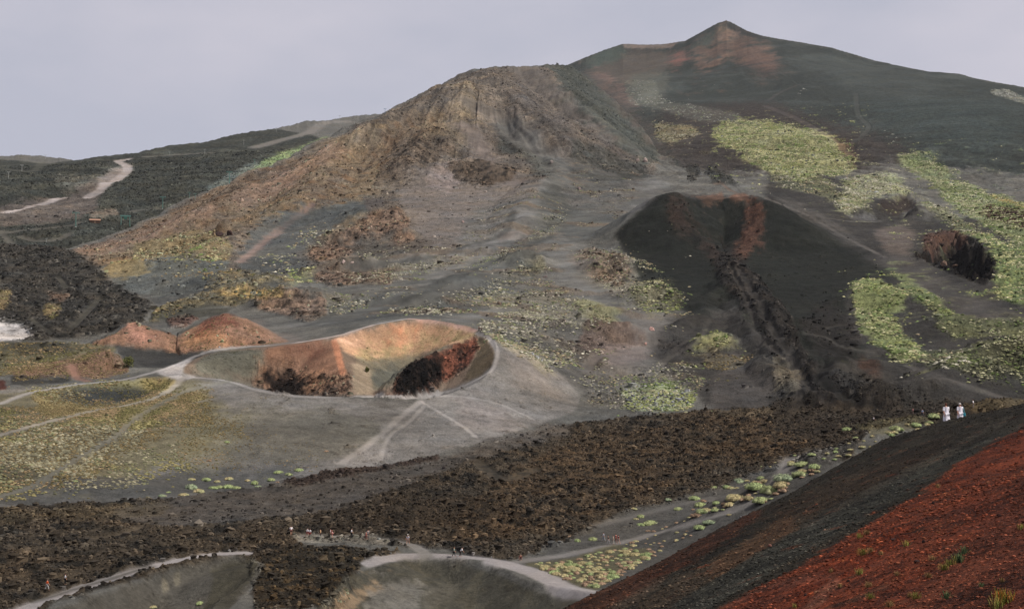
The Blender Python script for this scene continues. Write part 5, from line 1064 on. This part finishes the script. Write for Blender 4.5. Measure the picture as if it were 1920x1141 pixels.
def field(poly, n, rmin, rmax, kinds, where, dmin=150, dmax=600, sep=4.5):
    xs = [p[0] for p in poly]; ys = [p[1] for p in poly]; got = []; t = 0
    while len(got) < n and t < n * 60:
        t += 1; px = min(xs) + RNG.rand() * (max(xs) - min(xs)); py = min(ys) + RNG.rand() * (max(ys) - min(ys))
        if not inpoly(px, py, poly) or any((px - a) ** 2 + ((py - b) * 2) ** 2 < sep * sep for a, b in got): continue
        x, y, z = vis(px, py, dmin, dmax, ZG); 
        if BLOCK[int(rowf(math.hypot(x, y))), int(colf(math.atan2(x, y)))] > .5: continue
        got.append((px, py)); k = kinds[RNG.randint(len(kinds))]; cn = {'green': 'green', 'straw': 'straw coloured', 'rose': 'pinkish tan', 'grey': 'grey green'}[k]
        shrub(px, py, rmin + (rmax - rmin) * RNG.rand() ** 1.7, k, cn + ' cushion shrub among the many ' + where, 'cushion shrubs ' + where, dmin, dmax)
# named big ones
for i, (px, py, r, k, lb) in enumerate([(1220,982,1.7,'green','largest round green shrub on the grey ash left of the black slope'), (1202,984,1.1,'green','smaller green shrub touching the left side of the largest one on the ash'), (1202,969,1.0,'green','green shrub above the largest round one on the ash'), (1192,973,.7,'straw','small straw shrub left above the largest green one'),
    (1112,1012,1.1,'green','flat green shrub left of the walker in light blue'), (1083,1014,.9,'green','green shrub far left of the group of four walkers'), (1066,1006,.7,'rose','tan shrub near the lava edge left of the walkers'), (1188,954,.9,'straw','pale shrub at the lava edge above the ash tongue'), (1252,937,.9,'grey','pale green shrub near the lava edge on a bare patch'),
    (1302,936,1.6,'green','broad green shrub at the upper bend of the ash tongue'), (1312,948,1.5,'green','green shrub just below the broad one at the bend'), (1318,960,1.7,'green','broad green shrub hanging low beside the path bend'), (1340,915,1.2,'green','green shrub left of the bright clump near the path'), (1362,914,1.5,'green','green shrub above the rubble edge'), (1386,905,2.0,'grey','large grey green shrub at the right end of the lava edge'),
    (1417,915,2.6,'green','very large green shrub by the upper path'), (1441,922,2.3,'green','large green shrub below the very large one by the path'), (1380,936,1.8,'straw','yellowish shrub in the middle of the upper clump'), (1428,940,2.0,'green','green shrub touching the black slope edge'), (1470,898,2.4,'grey','large grey green shrub right of the path'), (1466,912,1.8,'straw','straw shrub below the large grey green one'),
    (1484,870,1.3,'straw','straw shrub beside the path top'), (1505,872,1.6,'green','green shrub right of the path top'), (1528,876,1.5,'green','green shrub between the path top and the black slope'), (1500,890,1.6,'green','green shrub above the black slope edge near the path'), (1312,990,1.4,'green','green shrub cut by the edge of the black slope'), (1330,980,1.3,'grey','grey green shrub below the path at the black slope'),
    (1588,806,1.5,'green','green shrub on the shrubby rubble left of the distant walkers'), (1680,806,1.6,'green','green shrub on the rubble below the pink walker'), (1715,798,1.6,'green','green shrub on the rubble near the pale blue walker'), (1750,782,1.6,'green','green shrub just left of the two in white'),
    (332,878,.9,'grey','single pale green shrub alone on the grey slope left of centre'), (141,902,.6,'green','small green shrub at the lower edge of the speckled slope'), (425,829,.8,'green','green shrub alone on the left flank of the great crater'), (412,812,.5,'straw','small straw shrub above the green one on the crater flank'),
    (392,864,.7,'rose','tan shrub at the foot of the crater flank, left'), (612,846,.7,'rose','tan shrub alone at the foot of the crater flank, centre'), (375,1131,.8,'green','small green shrub inside the near crater left of the rubble'), (288,1138,.6,'straw','small straw shrub at the bottom edge inside the near crater')]):
    shrub(px, py, r, k, lb, 'single cushion shrubs')
for i, (px, py, r, k) in enumerate([(387,900,1.3,'green'),(358,915,1.9,'grey'),(372,922,1.5,'straw'),(345,928,1.3,'straw'),(400,915,1.3,'green'),(412,914,1.1,'green'),(428,913,1.6,'green'),(443,915,1.1,'green'),(478,906,1.3,'green'),(430,898,1.2,'straw'),(464,901,.8,'straw'),(408,903,.8,'straw'),(359,899,1.0,'straw'),(304,930,.9,'grey'),(316,923,.6,'green'),(508,900,1.2,'green'),(523,886,1.4,'green'),(541,890,1.1,'green'),(560,882,1.2,'green'),(521,904,.6,'rose'),(484,912,.8,'grey')]):
    shrub(px, py, r, k, {'green': 'green', 'straw': 'straw coloured', 'rose': 'pinkish tan', 'grey': 'grey green'}[k] + ' shrub in the cluster between the grey slope and the dark lava', 'shrubs at the foot of the grey slope')
field([(1000,1056),(1060,1052),(1150,1026),(1225,1034),(1230,1040),(1160,1082),(1095,1118),(1050,1088)], 130, .45, 1.1, ['straw','straw','green','rose'], 'on the ash between path and black slope', dmax=330, sep=7)
field([(1150,1020),(1240,985),(1310,968),(1350,968),(1290,1010),(1230,1036)], 26, .3, .75, ['rose','straw'], 'below the ash path, beside the slope edge', dmax=360, sep=8)
field([(1270,955),(1320,930),(1400,900),(1470,880),(1540,880),(1450,935),(1370,965),(1300,975)], 44, .5, 1.4, ['straw','green','rose'], 'around the upper ash path', dmax=420, sep=9)
field([(1400,880),(1480,855),(1640,805),(1760,775),(1755,795),(1560,865)], 34, .4, 1.0, ['straw','straw','green'], 'along the edge of the black slope', dmin=200, dmax=420, sep=9)
# bushy trees
def leafy_tree(px, py, hp, wp, label, dmin, dmax, seed):
    x, y, z = spot(px, py, dmin, dmax); k = math.hypot(x, y) / F; h = hp * k; w_ = wp * k * .5; rs = np.random.RandomState(seed); r = empty('bushy_tree', (x, y, z)); tag(r, label, 'tree')
    mb('trunk', *join(tube((0, 0, -.2), (.05, 0, h * .35), .09, .06, 7), *[tube((.05, 0, h * .3), (math.cos(a) * w_ * .6, math.sin(a) * w_ * .6, h * .7), .05, .02, 5) for a in (0, 2, 4)]), mat('bark', (80,66,54)), parent=r)
    V = []; I = []; Cc = []
    for j in range(1300):
        d = rs.randn(3); d /= np.linalg.norm(d); q = (rs.rand() ** .45) * (1 + .22 * math.sin(d[0] * 5 + seed) + .15 * math.sin(d[2] * 7)); p = np.array([d[0] * w_ * q, d[1] * w_ * q, h * .52 + d[2] * h * .46 * q]); t = rs.randn(3); t /= np.linalg.norm(t); u = np.cross(t, rs.randn(3)); u /= np.linalg.norm(u); s = .1 + .1 * rs.rand()
        o = len(V); V += [p - t * s, p + t * s, p + u * s * 1.4]; I += [o, o + 1, o + 2]; c = np.array([(104,108,58), (84,92,50), (124,120,66)][rs.randint(3)]) * (.8 + .4 * rs.rand()); Cc += [c] * 3
    link('crown', raw_mesh('crown', V, 3, I, lin(np.array(Cc)) / K_LIGHT, M_PLANT), r)
leafy_tree(241, 689, 21, 19, 'rounded olive green bush tree standing alone beside the path junction', 420, 560, 5)
leafy_tree(688, 698, 10, 7, 'small dark bush tree growing inside the great red crater', 420, 560, 9)
# tufts of grass on the near slope
def tuft_mesh(cols, seed, n=70, spread=.5):
    rs = np.random.RandomState(seed); V = []; I = []; Cc = []
    for k in range(n):
        a = rs.rand() * 6.28; q = rs.rand() * spread; b = np.array([q * math.cos(a) * 1.6, q * math.sin(a), -.05]); h = .5 + .6 * rs.rand(); le = rs.randn(2) * .22; w_ = .025 + .02 * rs.rand(); t = np.array([math.cos(a + 1.5), math.sin(a + 1.5), 0]) * w_
        m_ = b + np.array([le[0] * .4, le[1] * .4, h * .6]); e = b + np.array([le[0], le[1], h]); o = len(V); V += [b - t, b + t, m_ - t * .8, m_ + t * .8, e]; I += [o, o + 1, o + 3, o, o + 3, o + 2, o + 2, o + 3, o + 4]
        c = np.array(cols[rs.randint(len(cols))]) * (.75 + .5 * rs.rand()); Cc += [c * .7, c * .7, c, c, c * 1.1]
    return raw_mesh('grass_tuft', V, 3, I, lin(np.array(Cc)) / K_LIGHT, M_PLANT)
TUF = {'yellow green': tuft_mesh([(170,165,86), (140,146,70), (180,150,84)], 1), 'straw': tuft_mesh([(184,150,100), (160,128,84)], 2), 'dark green': tuft_mesh([(96,116,78), (120,130,84), (80,100,70)], 3), 'orange tipped': tuft_mesh([(190,110,50), (150,150,70), (176,140,60)], 4)}
for px, py, hp, k, w_ in [(1882,1132,30,'orange tipped','largest, at the lower right corner'), (1868,1140,22,'yellow green','left of the orange tipped one'), (1800,1052,14,'dark green','left of the big stone patch'), (1808,1038,12,'dark green','bluish one above the dark green tuft'), (1717,1122,14,'yellow green','round one above the bottom edge'), (1706,1118,10,'straw','touching the round one above the bottom edge'),
    (1775,1122,16,'dark green','right of the round one near the bottom'), (1632,1122,12,'yellow green','second from left at the bottom'), (1668,1136,14,'straw','in the dry clump at the bottom edge'), (1628,1100,12,'straw','below the pale scar on the red slope'), (1612,1076,10,'yellow green','above the straw clump in mid slope'), (1575,1100,9,'straw','left of the straw clump in mid slope'),
    (1618,1040,11,'yellow green','in the long dry row of mid slope'), (1634,1036,10,'straw','right end of the long dry row'), (1652,1040,8,'straw','beside the dark stone in mid slope'), (1700,1024,10,'yellow green','between two dark stones'), (1612,1008,8,'yellow green','near the black band in mid slope'), (1626,1001,8,'straw','touching the black band in mid slope'),
    (1748,1050,9,'straw','left of the long green streak'), (1770,1068,11,'yellow green','lower end of the long green streak'), (1782,1060,11,'yellow green','second in the long green streak'), (1794,1050,10,'yellow green','upper end of the long green streak'), (1742,1082,9,'straw','below the long green streak'), (1758,914,7,'straw','high up near the black band'),
    (1915,992,9,'yellow green','at the right edge of the picture'), (1558,1072,7,'straw','leftmost on the red slope'), (1490,1138,8,'yellow green','at the bottom left of the red slope'), (1880,1090,9,'straw','above the orange tipped one'), (1840,1100,10,'dark green','left of the straw one near the corner'), (1682,1078,7,'straw','alone among red cinders in mid slope')]:
    x, y, z = spot(px, py, 6, 140); s = (1.0 if py > 1085 else 1.25) * hp * math.hypot(x, y) / F; o = link('grass_tuft', TUF[k]); o.location = (x, y, z); o.scale = (s, s, s); o.rotation_euler = (0, 0, random.random() * 6)
    tag(o, k + ' grass tuft on the red slope, ' + w_, 'grass tuft', 'grass tufts on the red slope')
# boulders
def boulder_mesh(seed):
    import bmesh
    bm = bmesh.new(); bmesh.ops.create_icosphere(bm, subdivisions=3, radius=1); rs = np.random.RandomState(seed); P_ = np.array([v.co[:] for v in bm.verts])
    dd = rs.randn(9, 3); dd /= np.linalg.norm(dd, axis=1)[:, None]; off = .62 + .3 * rs.rand(9)
    for v, p in zip(bm.verts, P_):
        t = p @ dd.T; f = np.min(np.where(t > off, off / np.maximum(t, 1e-3), 1)); n = .09 * math.sin(p[0] * 9 + seed) * math.sin(p[1] * 8 + 1) + .06 * math.sin(p[2] * 17 + p[0] * 13)
        v.co = Vector(p * (f + n)); v.co.z *= .8
    me = bpy.data.meshes.new('boulder'); bm.to_mesh(me); bm.free(); return me
BM = [boulder_mesh(s) for s in (1, 2, 3)]
RM = {}
def rock_mat(rgb):
    if rgb not in RM: RM[rgb] = flat_mat('rock_%d' % rgb[0], rgb, .95, .35, 2.5)
    return RM[rgb]
BL = [(1675,1012,7,(52,34,30),'dark boulder with a pale top in the middle of the red slope',6,140), (1720,1054,9,(46,28,24),'larger dark boulder between grass tufts on the red slope',6,140), (1732,1016,6,(44,30,28),'small dark stone right of the pale topped boulder',6,140), (1590,1090,6,(48,30,26),'dark stone left of the dry clump on the red slope',6,140), (1510,1116,6,(50,32,28),'dark stone near the bottom left of the red slope',6,140),
  (1750,944,6,(44,28,24),'dark stone high on the red slope under the straw tuft',6,140), (1873,968,7,(52,30,26),'dark stone near the right edge of the red slope',6,140), (1552,1036,5,(48,30,28),'small dark stone near the black band',6,140), (1388,956,5,(92,88,84),'pale stone at the top of the black slope',6,140), (1444,1024,6,(120,84,72),'pinkish stone on the black band',6,140),
  (1222,618,8,(196,156,144),'smooth pink boulder on the ash plain by the path',150,900), (1211,645,5,(176,138,124),'small pale boulder below the smooth pink one',150,900), (978,816,6,(46,42,40),'black boulder at the foot of the crater cone, right',150,900), (1222,792,7,(44,42,38),'black boulder on the grey strip above the lava flow',150,900), (724,878,12,(50,44,40),'big dark block on the ridge of rubble across the grey ash',150,900),
  (684,883,7,(56,48,44),'dark block left of the big one on the rubble ridge',150,900), (641,885,9,(54,44,40),'reddish dark block at the left of the rubble ridge',150,900), (832,878,6,(52,46,44),'dark block alone right of the rubble ridge',150,900), (644,492,7,(190,168,158),'pale boulder above the dark outcrop on the mountain foot',500,1500), (660,493,5,(170,150,138),'smaller pale boulder right of the first on the outcrop',500,1500),
  (411,442,13,(52,38,34),'dark brown crag on the ochre flank, left half',700,1500), (431,440,12,(60,44,38),'dark brown crag on the ochre flank, right half',700,1500), (1022,520,6,(110,98,94),'grey boulder beside the grey ash channel',500,1500), (1034,305,7,(120,110,104),'pale block on the right flank of the mountain',900,1800), (1210,303,9,(158,140,130),'pale block at the foot of the mountain ridge, right',900,1800),
  (1196,302,6,(150,134,124),'pale block left of the one at the ridge foot',900,1800), (1086,355,6,(118,104,98),'pale block on the dark slope above the grey plain',900,1800), (868,417,5,(140,120,112),'pinkish boulder alone on the wide grey scree',600,1500), (936,570,7,(108,92,78),'brown boulder on the grey ash above the crater',400,900), (1770,497,10,(120,98,84),'pale slab bridging the mouth of the right pit',500,1200),
  (1790,500,8,(96,76,64),'brown block beside the slab in the right pit',500,1200), (1590,446,3,(40,36,34),'tiny black stone on the pale ridge path',500,1300), (1765,460,8,(46,36,32),'dark block on the rim of the right pit',500,1300), (1140,1135,4,(90,84,80),'small stone on the black slope near the bottom',6,140)]
for i, (px, py, s, c, lb, d0, d1) in enumerate(BL):
    x, y, z = spot(px, py, d0, d1); k = s * math.hypot(x, y) / F * .62; o = link('boulder', BM[i % 3]); o.location = (x, y, z + k * .2); o.scale = (k * 1.2, k, k); o.rotation_euler = (.2 * i, .3 * i, i)
    if not o.data.materials: o.data.materials.append(rock_mat((90, 80, 74)))
    o.material_slots[0].link = 'OBJECT'; o.material_slots[0].material = rock_mat(c); tag(o, lb, 'boulder', 'single boulders')
HAZE = .000016
# ------------------------------------------------------------------ thin summer haze in one closed box
V, Fc = boxm(-6100, 6100, -6100, 6100, -80, 800)
hz = mb('haze', V, Fc); hm = bpy.data.materials.new('haze'); hm.use_nodes = True; t = hm.node_tree; t.nodes.remove(t.nodes['Principled BSDF'])
pv = t.nodes.new('ShaderNodeVolumePrincipled'); pv.inputs['Color'].default_value = (.80, .83, .90, 1); pv.inputs['Density'].default_value = HAZE; pv.inputs['Anisotropy'].default_value = .2
t.links.new(pv.outputs[0], t.nodes['Material Output'].inputs['Volume']); hz.data.materials.append(hm); tag(hz, kind='stuff')
